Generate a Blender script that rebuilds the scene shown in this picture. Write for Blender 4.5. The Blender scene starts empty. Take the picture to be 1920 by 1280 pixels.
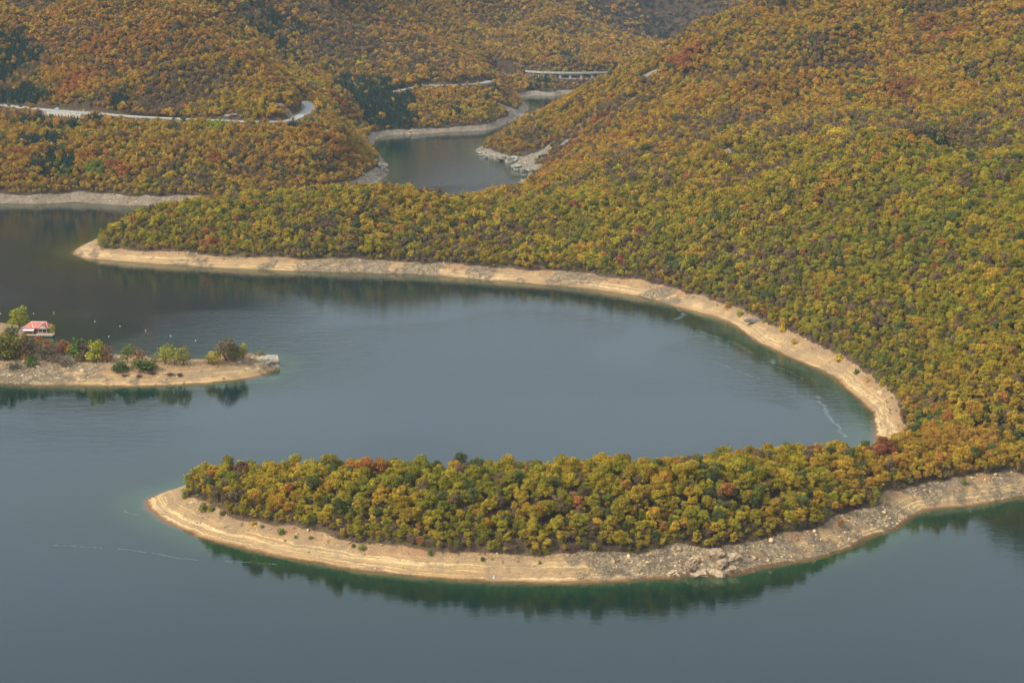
import bpy, math, random, time
import numpy as np
T0 = time.time()
random.seed(7)
RNG = np.random.default_rng(11)
scene = bpy.context.scene
COL = scene.collection

# ------------------------------------------------------------------ camera
F = 3733.0                 # focal length in photo pixels (1920 wide), 70 mm lens
HC = 217.0                 # height of the viewpoint over the lake
PITCH = math.atan(790 / F)
cam_d = bpy.data.cameras.new('camera')
cam_d.lens = 70.0
cam_d.sensor_width = 36.0
cam_d.clip_start = 1.0
cam_d.clip_end = 30000.0
cam = bpy.data.objects.new('camera', cam_d)
COL.objects.link(cam)
cam.location = (0, 0, HC)
cam.rotation_euler = (math.pi / 2 - PITCH, 0, 0)
scene.camera = cam

# ------------------------------------------------------------------ light
SUN_EL, SUN_AZ = math.radians(40), math.radians(236)     # azimuth clockwise from +Y
world = bpy.data.worlds.new('World')
scene.world = world
world.use_nodes = True
wn = world.node_tree
wn.nodes.clear()
out = wn.nodes.new('ShaderNodeOutputWorld')
bg = wn.nodes.new('ShaderNodeBackground')
sky = wn.nodes.new('ShaderNodeTexSky')
sky.sky_type = 'NISHITA'
sky.sun_disc = False
sky.sun_elevation = SUN_EL
sky.sun_rotation = SUN_AZ
sky.air_density = 1.0
sky.dust_density = 4.0
sky.ozone_density = 1.0
hsv = wn.nodes.new('ShaderNodeHueSaturation')
hsv.inputs['Saturation'].default_value = 0.4
mixc = wn.nodes.new('ShaderNodeMix')
mixc.data_type = 'RGBA'
tcw = wn.nodes.new('ShaderNodeTexCoord')
mpw = wn.nodes.new('ShaderNodeMapping')
mpw.inputs['Scale'].default_value = (1.0, 1.0, 3.0)
nzw = wn.nodes.new('ShaderNodeTexNoise')
nzw.inputs['Scale'].default_value = 1.6
nzw.inputs['Detail'].default_value = 4
rmw = wn.nodes.new('ShaderNodeMapRange')
rmw.inputs['From Min'].default_value = 0.35
rmw.inputs['From Max'].default_value = 0.65
rmw.inputs['To Min'].default_value = 0.72
rmw.inputs['To Max'].default_value = 0.85
mixc.inputs['B'].default_value = (4.1, 4.65, 5.15, 1)          # cloud sheet over the thin blue
wn.links.new(tcw.outputs['Generated'], mpw.inputs['Vector'])
wn.links.new(mpw.outputs['Vector'], nzw.inputs['Vector'])
wn.links.new(nzw.outputs['Fac'], rmw.inputs['Value'])
wn.links.new(rmw.outputs['Result'], mixc.inputs['Factor'])
wn.links.new(sky.outputs['Color'], hsv.inputs['Color'])
wn.links.new(hsv.outputs['Color'], mixc.inputs['A'])
# an overcast sky is darker towards the horizon than overhead
sepw = wn.nodes.new('ShaderNodeSeparateXYZ')
grw = wn.nodes.new('ShaderNodeMapRange')
grw.inputs['From Min'].default_value = 0.11
grw.inputs['From Max'].default_value = 0.25
grw.inputs['To Min'].default_value = 0.29
grw.inputs['To Max'].default_value = 0.76
mulw = wn.nodes.new('ShaderNodeVectorMath')
mulw.operation = 'SCALE'
wn.links.new(tcw.outputs['Generated'], sepw.inputs[0])
gr2 = wn.nodes.new('ShaderNodeMapRange')       # brighter cloud overhead
gr2.inputs['From Min'].default_value = 0.35
gr2.inputs['From Max'].default_value = 0.9
gr2.inputs['To Min'].default_value = 0.0
gr2.inputs['To Max'].default_value = 0.45
adw = wn.nodes.new('ShaderNodeMath')
adw.operation = 'ADD'
wn.links.new(sepw.outputs['Z'], gr2.inputs['Value'])
wn.links.new(grw.outputs['Result'], adw.inputs[0])
wn.links.new(gr2.outputs['Result'], adw.inputs[1])
wn.links.new(sepw.outputs['Z'], grw.inputs['Value'])
wn.links.new(mixc.outputs['Result'], mulw.inputs[0])
wn.links.new(adw.outputs[0], mulw.inputs['Scale'])
wn.links.new(mulw.outputs[0], bg.inputs['Color'])
bg.inputs['Strength'].default_value = 0.12
wn.links.new(bg.outputs['Background'], out.inputs['Surface'])

sun_d = bpy.data.lights.new('sun', 'SUN')
sun_d.energy = 2.0
sun_d.angle = math.radians(12)
sun_d.color = (1.0, 0.93, 0.82)
sun = bpy.data.objects.new('sun', sun_d)
COL.objects.link(sun)
sun.location = (-200, 0, 900)
sun.rotation_euler = (math.pi / 2 - SUN_EL, 0, -SUN_AZ + math.pi)

scene.view_settings.view_transform = 'Standard'
scene.view_settings.look = 'None'
scene.view_settings.gamma = 1.0
scene.view_settings.exposure = 1.05
scene.cycles.max_bounces = 5
scene.cycles.diffuse_bounces = 2
scene.cycles.glossy_bounces = 2
scene.cycles.transmission_bounces = 2
scene.cycles.transparent_max_bounces = 4
scene.cycles.volume_bounces = 0
scene.cycles.use_denoising = True
scene.cycles.denoiser = 'OPENIMAGEDENOISE'
scene.cycles.denoising_input_passes = 'RGB_ALBEDO_NORMAL'
scene.cycles.denoising_prefilter = 'ACCURATE'

# ------------------------------------------------------------------ pixel <-> world
SP, CP = math.sin(PITCH), math.cos(PITCH)


def ray(px, py):
    cx, cy = (px - 960) / F, (640 - py) / F
    dy = CP + cy * SP
    return cx / dy, (-SP + cy * CP) / dy


def W(px, py, z=0.0):
    xr, zr = ray(px, py)
    D = (z - HC) / zr
    return (xr * D, D)


def P(px, py, D, dz=0.0):
    xr, zr = ray(px, py)
    return (xr * D, D, HC + zr * D - dz)


# ------------------------------------------------------------------ noise
_perm = np.random.default_rng(5).random((256, 256)).astype(np.float32)


def vnoise(x, y, s, seed=0):
    x = np.asarray(x, np.float32) / s + 37.3 * seed + 1000
    y = np.asarray(y, np.float32) / s + 17.9 * seed + 1000
    xi, yi = np.floor(x).astype(np.int32), np.floor(y).astype(np.int32)
    fx, fy = x - xi, y - yi
    fx = fx * fx * (3 - 2 * fx)
    fy = fy * fy * (3 - 2 * fy)
    x0, x1, y0, y1 = xi & 255, (xi + 1) & 255, yi & 255, (yi + 1) & 255
    a = _perm[x0, y0] * (1 - fx) + _perm[x1, y0] * fx
    b = _perm[x0, y1] * (1 - fx) + _perm[x1, y1] * fx
    return (a * (1 - fy) + b * fy) * 2 - 1


def fbm(x, y, s, octv=4, seed=0, gain=0.5):
    r, a, t = 0, 1.0, 0
    for k in range(octv):
        r = r + a * vnoise(x, y, s / 2 ** k, seed + k)
        t += a
        a *= gain
    return r / t


def sstep(a, b, v):
    t = np.clip((v - a) / (b - a), 0, 1)
    return t * t * (3 - 2 * t)


# ------------------------------------------------------------------ shorelines (traced, laid on the water plane)
near_s = [(2600, 850), (2300, 880), (2080, 908), (1990, 922), (1920, 931), (1862, 940), (1815, 948), (1767, 951), (1725, 963), (1685, 988), (1650, 997),
          (1618, 1012), (1589, 1028), (1540, 1043), (1479, 1055), (1431, 1062), (1390, 1073), (1355, 1079), (1320, 1080), (1297, 1079), (1230, 1084),
          (1168, 1089), (1100, 1092), (1000, 1092), (940, 1090), (875, 1086), (797, 1080), (719, 1072), (641, 1063), (562, 1050), (484, 1033),
          (414, 1015), (367, 1002), (328, 986), (297, 970), (281, 958), (274, 946), (279, 936), (301, 926), (328, 917), (353, 911)]
near_n = [(420, 904), (520, 906), (620, 910), (760, 917), (900, 920), (1050, 915), (1200, 905), (1350, 893), (1480, 885), (1560, 877), (1608, 864), (1632, 845), (1640, 826)]
bay = [(1641, 805), (1637, 775), (1623, 754), (1585, 727), (1556, 701), (1503, 680), (1455, 656), (1402, 630), (1383, 612), (1335, 593), (1264, 574),
       (1192, 555), (1096, 541), (1000, 532), (881, 523), (777, 515), (673, 512), (569, 509), (465, 505), (360, 499), (256, 493), (178, 487), (144, 481),
       (136, 475), (143, 466), (154, 460), (170, 454)]
mid_n = [(220, 440), (300, 425), (400, 415), (600, 405), (800, 395), (900, 385), (960, 374), (983, 359)]
prom = [(982, 348), (990, 337), (999, 329), (993, 324), (975, 320), (966, 313), (965, 306), (950, 304), (935, 301), (917, 297), (902, 292), (894, 287), (894, 280),
        (930, 268), (980, 250), (1040, 226), (1120, 206), (1250, 190), (1700, 182), (3200, 176)]
A = [W(*p) for p in near_s + near_n + bay + mid_n + prom]
A += [(2600, 2900), (2600, 700)]
left = [(-900, 385), (-300, 384), (-100, 383), (0, 382), (67, 383), (110, 381), (150, 380), (200, 384), (233, 386), (267, 386), (400, 387), (540, 385), (640, 366), (700, 345),
        (722, 331), (728, 325), (728, 318), (722, 303), (712, 290), (702, 277), (703, 266), (715, 258), (727, 255), (760, 253), (793, 252), (843, 248), (893, 246),
        (925, 242), (950, 233), (974, 220), (990, 206), (988, 196), (978, 187), (986, 182), (1015, 180), (1037, 181), (1060, 177), (1120, 175), (1250, 173),
        (1700, 168), (3200, 163)]
B = [W(*p) for p in left] + [(2600, 6500), (-2600, 6500), (-2600, 1500)]
pen = [(-900, 735), (-300, 715), (-80, 718), (0, 719), (87, 722), (175, 723), (248, 725), (306, 723), (350, 720), (408, 716), (466, 710), (496, 703), (507, 696),
       (519, 692), (521, 683), (513, 674), (493, 670), (455, 668), (420, 671), (380, 679), (353, 681), (310, 678), (277, 673), (220, 671), (150, 660), (100, 650),
       (60, 644), (48, 636), (44, 622), (42, 614), (30, 609), (8, 611), (-80, 612), (-300, 600), (-900, 590)]
C3 = [W(*p) for p in pen]


def smooth_poly(pts, lock=0):
    n = len(pts)
    r = []
    for i in range(n):
        p0, p1, p2, p3 = (np.array(pts[(i + k - 1) % n]) for k in range(4))
        r.append(p1)
        if max(np.linalg.norm(p2 - p1), np.linalg.norm(p1 - p0), np.linalg.norm(p3 - p2)) < 3 * np.linalg.norm(p2 - p1) + 1 and np.linalg.norm(p2 - p1) < 260:
            r.append((-p0 + 9 * p1 + 9 * p2 - p3) / 16)
    return np.array(r)


POLYS = [smooth_poly(A), smooth_poly(B), smooth_poly(C3)]

# ------------------------------------------------------------------ height controls: (px, py, distance, metres of tree over the ground)
CT = []


def ct(px, py, D, dz=4):
    CT.append(P(px, py, D, dz))


# near spur crest
for a in [(420, 876, 712, 10), (520, 884, 697, 11), (620, 880, 686, 11), (760, 878, 680, 11), (900, 874, 677, 11), (1050, 866, 677, 11), (1180, 853, 681, 11), (1300, 846, 685, 11),
          (1420, 846, 694, 10), (1530, 845, 715, 9), (1620, 842, 730, 8), (1720, 845, 770, 5), (1850, 800, 785, 5), (1980, 760, 795, 5)]:
    ct(*a)
# middle spur crest
for a in [(200, 425, 1300, 8), (260, 398, 1320, 8), (330, 378, 1335, 8), (420, 364, 1345, 8), (560, 352, 1345, 8), (640, 343, 1345, 8), (700, 339, 1345, 8), (760, 346, 1345, 8), (830, 364, 1340, 8),
          (870, 372, 1335, 8), (910, 376, 1335, 8), (980, 373, 1335, 8), (1050, 366, 1340, 7), (700, 430, 1275, 4), (400, 440, 1290, 4), (950, 450, 1262, 4)]:
    ct(*a)
for px in (740, 800, 860, 920, 980):
    for D_, z_ in ((1395, 13), (1440, 8)):
        q = P(px, 380, D_)
        CT.append((q[0], q[1], z_))
for px in (600, 760, 900, 1050, 1200, 1320):
    CT.append((P(px, 800, 716)[0], 716, 13))
CT_X = [(P(px, 800, 778)[0], 778, 7) for px in (1450, 1530)]
CT += CT_X
# east slopes
for a in [(1700, 700, 892, 4), (1700, 550, 970, 4), (1700, 400, 1075, 4), (1640, 268, 1195, 8), (1560, 275, 1215, 8), (1760, 284, 1165, 8), (1860, 290, 1095, 8), (1960, 292, 1050, 8),
          (1900, 700, 806, 4), (1900, 500, 890, 4), (2150, 500, 860, 4), (2150, 300, 960, 4), (2300, 700, 790, 4),
          (1400, 560, 1080, 4), (1400, 450, 1175, 4), (1400, 350, 1285, 4), (1200, 480, 1195, 4), (1200, 400, 1285, 4), (1200, 340, 1375, 4),
          (1480, 300, 1290, 5), (1350, 260, 1430, 4), (1200, 250, 1580, 4), (1100, 300, 1540, 4), (1060, 335, 1470, 4), (1000, 262, 1830, 5),
          (1700, 262, 1330, 0), (1860, 270, 1270, 0), (1980, 270, 1230, 0),
          (1800, 200, 1440, 4), (1600, 200, 1500, 4), (1400, 150, 1650, 4), (1700, 100, 1640, 4), (1550, 50, 1760, 4), (1700, 0, 1800, 4), (1920, 80, 1560, 4), (1920, 0, 1680, 4),
          (950, 240, 1875, 9), (1010, 211, 1880, 11), (1043, 190, 1885, 11), (1093, 160, 1890, 9), (1147, 134, 1890, 8), (1200, 113, 1895, 8), (1256, 77, 1900, 8), (1312, 46, 1910, 8),
          (1395, 3, 1930, 8), (1150, 190, 1780, 4), (1280, 130, 1790, 4)]:
    ct(*a)
# left hill
for a in [(0, 300, 1590, 4), (200, 300, 1600, 4), (400, 300, 1600, 4), (560, 300, 1610, 4), (640, 300, 1640, 4), (650, 238, 1745, 8), (690, 264, 1757, 8), (712, 288, 1768, 6), (600, 214, 1730, 6),
          (80, 120, 1900, 4), (250, 120, 1860, 4), (400, 150, 1790, 4), (0, 30, 2060, 4), (200, 0, 2080, 4), (345, 2, 2030, 8), (400, 38, 1975, 8), (467, 94, 1900, 8), (517, 134, 1835, 8),
          (547, 168, 1790, 8), (565, 186, 1775, 6), (500, 190, 1755, 4), (480, 120, 2060, 0), (540, 165, 1950, 0)]:
    ct(*a)
# second hill, its nose, third and fourth hills
for a in [(600, 150, 2080, 4), (560, 60, 2300, 4), (650, 100, 2300, 4), (640, 200, 2010, 4), (700, 170, 2170, 4), (780, 200, 2120, 4), (860, 200, 2150, 4), (940, 200, 2200, 4), (600, 0, 2520, 4), (750, 60, 2450, 4),
          (762, 1, 2700, 8), (800, 41, 2600, 8), (860, 91, 2470, 8), (910, 131, 2380, 8), (942, 153, 2340, 8), (985, 182, 2320, 8), (820, 130, 2300, 4),
          (900, 110, 2640, 4), (900, 40, 2880, 4), (1000, 100, 2650, 4), (1000, 40, 2860, 4), (1035, 2, 3000, 8), (1090, 48, 2880, 8), (1140, 86, 2770, 8), (1162, 110, 2680, 8),
          (1170, 92, 3180, 0), (1250, 60, 3330, 4), (1250, 0, 3650, 4), (1350, 0, 3700, 4), (1400, 60, 3300, 0), (1120, 30, 3300, 0)]:
    ct(*a)
# land that goes on rising out of the frame
CT += [(-700, 2500, 330), (-330, 2520, 290), (-250, 3000, 300), (250, 3400, 210), (-1300, 2000, 260), (-1500, 3200, 420), (0, 3900, 260), (-800, 3800, 430), (600, 4100, 300), (1000, 4700, 330), (0, 5500, 430), (1500, 5500, 430),
       (-1500, 5500, 430), (720, 2350, 360), (520, 2180, 260), (1300, 2100, 430), (1000, 1500, 260), (1300, 1000, 200), (2200, 900, 260), (1900, 2200, 430), (950, 3000, 200), (-900, 1900, 170)]
RDZ = {0: 48.0, 1: 35.0, 2: 25.0}
ROADS = [
    [(-420, 150), (-250, 172), (-100, 188), (0, 197), (80, 205), (160, 211), (250, 218), (330, 222), (400, 225), (470, 228), (520, 228), (543, 226), (560, 219), (573, 211), (580, 203), (577, 196), (566, 190)],
    [(740, 172), (797, 161), (840, 160), (880, 158), (905, 156), (917, 152)],
    [(990, 133), (1000, 134), (1015, 135), (1050, 136), (1100, 136), (1150, 135), (1200, 133)],
]
RW = [[W(px, py, RDZ[i]) for px, py in r] for i, r in enumerate(ROADS)]
for i, r in enumerate(RW):
    for x, y in r:
        CT.append((x, y, RDZ[i] + 1))
for p in near_s[4:-1:2] + bay[::2] + prom[:14:2] + left[3:38:2]:
    x, y = W(*p)
    CT.append((x, y, 2.0))
CT = np.array(CT, np.float64)


def tps_fit(c, lam=2e-3):
    q = c[:, :2] / 1000
    d = np.linalg.norm(q[:, None] - q[None], axis=2)
    K = np.where(d > 0, d * d * np.log(d + 1e-12), 0)
    n = len(c)
    M = np.zeros((n + 3, n + 3))
    M[:n, :n] = K + lam * np.eye(n) * 0.2
    M[:n, n] = 1
    M[:n, n + 1:] = q
    M[n, :n] = 1
    M[n + 1:, :n] = q.T
    return np.linalg.solve(M, np.concatenate([c[:, 2], np.zeros(3)]))


TW = tps_fit(CT)


def tps(x, y):
    r = (TW[-3] + TW[-2] * x / 1000 + TW[-1] * y / 1000).astype(np.float32)
    for (cx, cy, _), w in zip(CT, TW[:-3]):
        d2 = ((x - cx) ** 2 + (y - cy) ** 2) * np.float32(1e-6) + np.float32(1e-9)
        r += np.float32(w * 0.5) * d2 * np.log(d2)
    return r


def sdist(x, y, poly):
    """signed distance to a polygon, + inside"""
    best = np.full(x.shape, 1e12, np.float32)
    ins = np.zeros(x.shape, bool)
    n = len(poly)
    for i in range(n):
        (x1, y1), (x2, y2) = poly[i], poly[(i + 1) % n]
        dx, dy = np.float32(x2 - x1), np.float32(y2 - y1)
        L = dx * dx + dy * dy + np.float32(1e-9)
        px, py = x - np.float32(x1), y - np.float32(y1)
        t = np.clip((px * dx + py * dy) / L, 0, 1)
        d = (px - t * dx) ** 2 + (py - t * dy) ** 2
        np.minimum(best, d, out=best)
        if y1 != y2:
            c = ((y1 > y) != (y2 > y)) & (px < dx * py / dy)
            ins ^= c
    return np.where(ins, 1, -1) * np.sqrt(best)


def linedist(x, y, pts):
    best = np.full(x.shape, 1e12, np.float32)
    side = np.zeros(x.shape, np.float32)
    for (x1, y1), (x2, y2) in zip(pts[:-1], pts[1:]):
        dx, dy = np.float32(x2 - x1), np.float32(y2 - y1)
        px, py = x - np.float32(x1), y - np.float32(y1)
        t = np.clip((px * dx + py * dy) / (dx * dx + dy * dy), 0, 1)
        d = (px - t * dx) ** 2 + (py - t * dy) ** 2
        m = d < best
        best = np.where(m, d, best)
        side = np.where(m, np.sign(dx * py - dy * px), side)
    return np.sqrt(best), side


def dense(pts, n=5):
    r = []
    m = len(pts)
    for i in range(m - 1):
        p0, p1, p2, p3 = (np.array(pts[min(max(i + k - 1, 0), m - 1)]) for k in range(4))
        for k in range(n):
            t = k / n
            r.append(0.5 * (2 * p1 + (p2 - p0) * t + (2 * p0 - 5 * p1 + 4 * p2 - p3) * t * t + (3 * p1 - p0 - 3 * p2 + p3) * t ** 3))
    r.append(np.array(pts[-1]))
    return r


RD = [dense(r) for r in RW]

# ------------------------------------------------------------------ height field on a fan-shaped grid (finer close by)
VMIN, VMAX = math.log(430.0), math.log(5200.0)
UMAX = 0.36
NR, NCOL = 2100, 820
vv = np.linspace(VMIN, VMAX, NR)
uu = np.linspace(-UMAX, UMAX, NCOL)
GY = np.repeat(np.exp(vv)[:, None], NCOL, 1).astype(np.float32)
GX = (GY * uu[None, :]).astype(np.float32)
wx = GX + 1.3 * vnoise(GX, GY, 17, 1) + 0.7 * vnoise(GX, GY, 5, 2) + 0.5 * vnoise(GX, GY, 1.8, 22)
wy = GY + 1.3 * vnoise(GX, GY, 17, 3) + 0.7 * vnoise(GX, GY, 5, 4) + 0.5 * vnoise(GX, GY, 1.8, 24)
sdA = sdist(wx, wy, POLYS[0])
sdB = sdist(wx, wy, POLYS[1])
sdC = sdist(wx, wy, POLYS[2])
print('sd', time.time() - T0)
SD = np.maximum(np.maximum(sdA, sdB), sdC)
Z = tps(GX, GY)
rock = sstep(-0.25, 0.45, fbm(GX, GY, 26, 4, 9, 0.6))                       # rocky against sandy shore
farw = sstep(1350, 1700, GY)
rock = np.clip(rock * 0.7 + farw * 0.6, 0, 1)
x0, y0 = W(1340, 1070)
rock = np.maximum(rock, np.exp(-((GX - x0 - 6) ** 2) / 55 ** 2 - ((GY - y0) ** 2) / 50 ** 2) * (0.75 + 0.9 * fbm(GX, GY, 13, 3, 12)))
for px, py, rr, k in [(1500, 700, 150, .8), (1300, 590, 90, .8), (420, 1020, 45, .9), (700, 1060, 45, .8), (330, 700, 45, .6)]:
    x1, y1 = W(px, py)
    rock = rock * (1 - k * np.exp(-((GX - x1) ** 2 + (GY - y1) ** 2) / rr ** 2))
for px, py, rr in [(1600, 1000, 40), (1760, 930, 40), (1450, 1040, 25), (760, 508, 60), (1250, 560, 25)]:
    x1, y1 = W(px, py)
    rock = np.maximum(rock, np.exp(-((GX - x1) ** 2 + (GY - y1) ** 2) / rr ** 2) * (0.62 + 0.8 * fbm(GX, GY, 11, 3, 16)))
xp, yp = W(90, 700)
rock = np.maximum(rock, np.exp(-((GX - xp) / 38) ** 2 - ((GY - yp) / 40) ** 2) * (0.8 + 0.5 * vnoise(GX, GY, 8, 14)))
rock = np.clip(rock, 0, 1)
rough = (0.9 * fbm(GX, GY, 9, 3, 31) + 0.55 * np.abs(fbm(GX, GY, 3.2, 3, 35)) * 2 * rock)
nslope = 0.47 + 0.10 * vnoise(GX, GY, 40, 41) + 0.12 * farw
xb, yb_ = W(1660, 755)
nslope = nslope + 0.25 * np.exp(-((GX - xb) ** 2 + (GY - yb_) ** 2) / 75 ** 2)
sdp = np.maximum(SD, 0)
bank = sdp * nslope * (1 - 0.25 * sstep(0, 6, 6 - sdp)) + rough * sstep(1.0, 7, sdp) * (0.35 + 0.9 * rock)
# wave-cut terraces: real little steps that follow the contour
tz = bank + 0.12 * vnoise(GX, GY, 14, 52)
step = 0.55
fr = tz / step - np.floor(tz / step)
terr = (np.floor(tz / step) + sstep(0.55, 1.0, fr)) * step
kt = (1 - rock) * sstep(0.2, 1.0, sdp) * (1 - sstep(5, 8, bank)) * 0.9
bank = bank * (1 - kt) + terr * kt
w_in = sstep(14, 40, SD)
inland = np.maximum(Z + 5.0 * fbm(GX, GY, 120, 3, 61) * sstep(80, 200, SD) - (18 + 9 * sstep(1300, 1600, GY)) * np.abs(vnoise(GX + 20 * vnoise(GX, GY, 60, 66), GY, 95, 67)) * sstep(60, 200, SD) * sstep(25, 90, Z) + 3 * sstep(60, 200, SD), 7.0 + 0.05 * np.minimum(SD, 100))
land = (np.minimum(bank, 8.5) + 0.22 * np.clip(bank - 8.5, 0, 14)) * (1 - w_in) + inland * w_in
pen_h = np.minimum(0.34 * sdC, 6.0 - 0 * sdC) + rough * sstep(1, 6, sdC) * 0.5
bx, by = W(440, 690)
pen_h += 2.6 * np.exp(-((GX - bx) ** 2 + (GY - by) ** 2) / 7.0 ** 2) * sstep(2, 8, sdC)
isC = sdC > np.maximum(sdA, sdB)
land = np.where(isC, pen_h, land)
bed = np.maximum(SD * 0.34, -26) + 0.1 * rough
Z = np.where(SD > 0, land, bed).astype(np.float32)
# road benches
ROADD = np.full(Z.shape, 1e6, np.float32)
ROADS_SIDE = np.zeros(Z.shape, np.float32)
for i, r in enumerate(RD):
    ys = [p[1] for p in r]
    xs = [p[0] for p in r]
    m = (GY > min(ys) - 60) & (GY < max(ys) + 60) & (GX > min(xs) - 60) & (GX < max(xs) + 60)
    d, s = linedist(GX[m], GY[m], r)
    z = Z[m]
    rz = RDZ[i] - (0.25 if i < 2 else 7.0)
    outer = s < 0
    low = rz - 0.30 * np.maximum(d - 5.5, 0)
    z = np.where(outer & (d < 75), np.minimum(z, low * (1 - sstep(55, 75, d)) + z * sstep(55, 75, d)), z)
    if i == 0:
        wx0, wx1 = W(82, 205, 48)[0], W(170, 211, 48)[0]
        inw = outer & (GX[m] > wx0) & (GX[m] < wx1) & (d > 5) & (d < 30)
        z = np.where(inw, np.minimum(z, RDZ[0] - 7 - 0.2 * (d - 5)), z)
        k = 1 - sstep(5.5, np.where(inw, 6.5, 13), d)
    else:
        k = 1 - sstep(5.5, 13, d)
    Z[m] = z * (1 - k) + rz * k
    rd = ROADD[m]
    ROADD[m] = np.minimum(rd, d)
    ss = ROADS_SIDE[m]
    ROADS_SIDE[m] = np.where(d <= rd, s, ss)
print('height', time.time() - T0, Z.min(), Z.max())


def sample(G, x, y):
    x = np.asarray(x, np.float64)
    y = np.asarray(y, np.float64)
    c = np.clip((x / y + UMAX) / (2 * UMAX) * (NCOL - 1), 0, NCOL - 1.001)
    r = np.clip((np.log(y) - VMIN) / (VMAX - VMIN) * (NR - 1), 0, NR - 1.001)
    ci, ri = c.astype(int), r.astype(int)
    fc, fr_ = c - ci, r - ri
    return (G[ri, ci] * (1 - fc) + G[ri, ci + 1] * fc) * (1 - fr_) + (G[ri + 1, ci] * (1 - fc) + G[ri + 1, ci + 1] * fc) * fr_


def hit(px, py, dz=0.0):
    """where the sight line through a photo pixel meets the ground"""
    xr, zr = ray(px, py)
    D = np.exp(np.linspace(math.log(450), math.log(5100), 9000))
    g = np.maximum(sample(Z, xr * D, D), 0) + dz
    below = HC + zr * D < g
    if not below.any():
        return None
    k = int(np.argmax(below))
    return (xr * D[k], D[k], float(g[k] - dz))


# ------------------------------------------------------------------ mesh helpers
def fast_mesh(name, co, quads, smooth=True, tris=None):
    me = bpy.data.meshes.new(name)
    co = np.asarray(co, np.float32)
    quads = np.asarray(quads, np.int32)
    me.vertices.add(len(co))
    me.vertices.foreach_set('co', co.ravel())
    n = len(quads)
    k = quads.shape[1]
    me.loops.add(n * k)
    me.loops.foreach_set('vertex_index', quads.ravel())
    me.polygons.add(n)
    me.polygons.foreach_set('loop_start', np.arange(0, n * k, k, dtype=np.int32))
    me.polygons.foreach_set('loop_total', np.full(n, k, np.int32))
    me.polygons.foreach_set('use_smooth', np.full(n, smooth))
    me.update(calc_edges=True)
    return me


def attr(me, name, typ, dom, data):
    a = me.attributes.new(name, typ, dom)
    key = {'FLOAT': 'value', 'INT': 'value', 'FLOAT_VECTOR': 'vector', 'FLOAT_COLOR': 'color'}[typ]
    a.data.foreach_set(key, np.asarray(data).ravel())


def grid_quads(nr, nc):
    i = np.arange(nr * nc).reshape(nr, nc)
    return np.stack([i[:-1, :-1], i[:-1, 1:], i[1:, 1:], i[1:, :-1]], -1).reshape(-1, 4)


def link(name, me, mat=None, parent=None, loc=None):
    o = bpy.data.objects.new(name, me)
    if mat is not None:
        me.materials.clear()
        me.materials.append(mat)
    COL.objects.link(o)
    if parent is not None:
        o.parent = parent
    if loc is not None:
        o.location = loc
    return o


def tag(o, label=None, cat=None, group=None, kind=None):
    if label:
        o['label'] = label
    if cat:
        o['category'] = cat
    if group:
        o['group'] = group
    if kind:
        o['kind'] = kind
    return o


def empty(name, loc, label, cat, group=None, rz=0.0):
    o = bpy.data.objects.new(name, None)
    o.empty_display_size = 1
    COL.objects.link(o)
    o.location = loc
    o.rotation_euler = (0, 0, rz)
    return tag(o, label, cat, group)


class MB:
    """collects shapes, then links them as one mesh object"""

    def __init__(s):
        s.v, s.f = [], []

    def raw(s, v, f):
        b = len(s.v)
        s.v += [tuple(p) for p in v]
        s.f += [tuple(b + i for i in q) for q in f]

    def box(s, c, d, rz=0.0, tilt=0.0):
        cx, cy, cz = c
        v = []
        for sx, sy, sz in [(-1, -1, -1), (1, -1, -1), (1, 1, -1), (-1, 1, -1), (-1, -1, 1), (1, -1, 1), (1, 1, 1), (-1, 1, 1)]:
            x, y, z = sx * d[0] / 2, sy * d[1] / 2, sz * d[2] / 2
            y, z = y * math.cos(tilt) - z * math.sin(tilt), y * math.sin(tilt) + z * math.cos(tilt)
            v.append((cx + x * math.cos(rz) - y * math.sin(rz), cy + x * math.sin(rz) + y * math.cos(rz), cz + z))
        s.raw(v, [(0, 3, 2, 1), (4, 5, 6, 7), (0, 1, 5, 4), (1, 2, 6, 5), (2, 3, 7, 6), (3, 0, 4, 7)])

    def tube(s, pts, radii, n=6):
        rings = []
        v, f = [], []
        for i, p in enumerate(pts):
            a = np.array(pts[max(i - 1, 0)], float)
            b = np.array(pts[min(i + 1, len(pts) - 1)], float)
            t = b - a
            t /= np.linalg.norm(t) + 1e-9
            u = np.cross(t, (0.31, 0.95, 0.05))
            u /= np.linalg.norm(u) + 1e-9
            w = np.cross(t, u)
            for k in range(n):
                an = 2 * math.pi * k / n
                v.append(np.array(p) + radii[i] * (math.cos(an) * u + math.sin(an) * w))
        for i in range(len(pts) - 1):
            for k in range(n):
                f.append((i * n + k, i * n + (k + 1) % n, (i + 1) * n + (k + 1) % n, (i + 1) * n + k))
        f.append(tuple(range(n))[::-1])
        f.append(tuple(range((len(pts) - 1) * n, len(pts) * n)))
        s.raw(v, f)

    def build(s, name, mat, parent=None, loc=None, smooth=False):
        me = bpy.data.meshes.new(name)
        me.from_pydata([tuple(map(float, p)) for p in s.v], [], s.f)
        if smooth:
            for p in me.polygons:
                p.use_smooth = True
        me.update()
        return link(name, me, mat, parent, loc)


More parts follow.
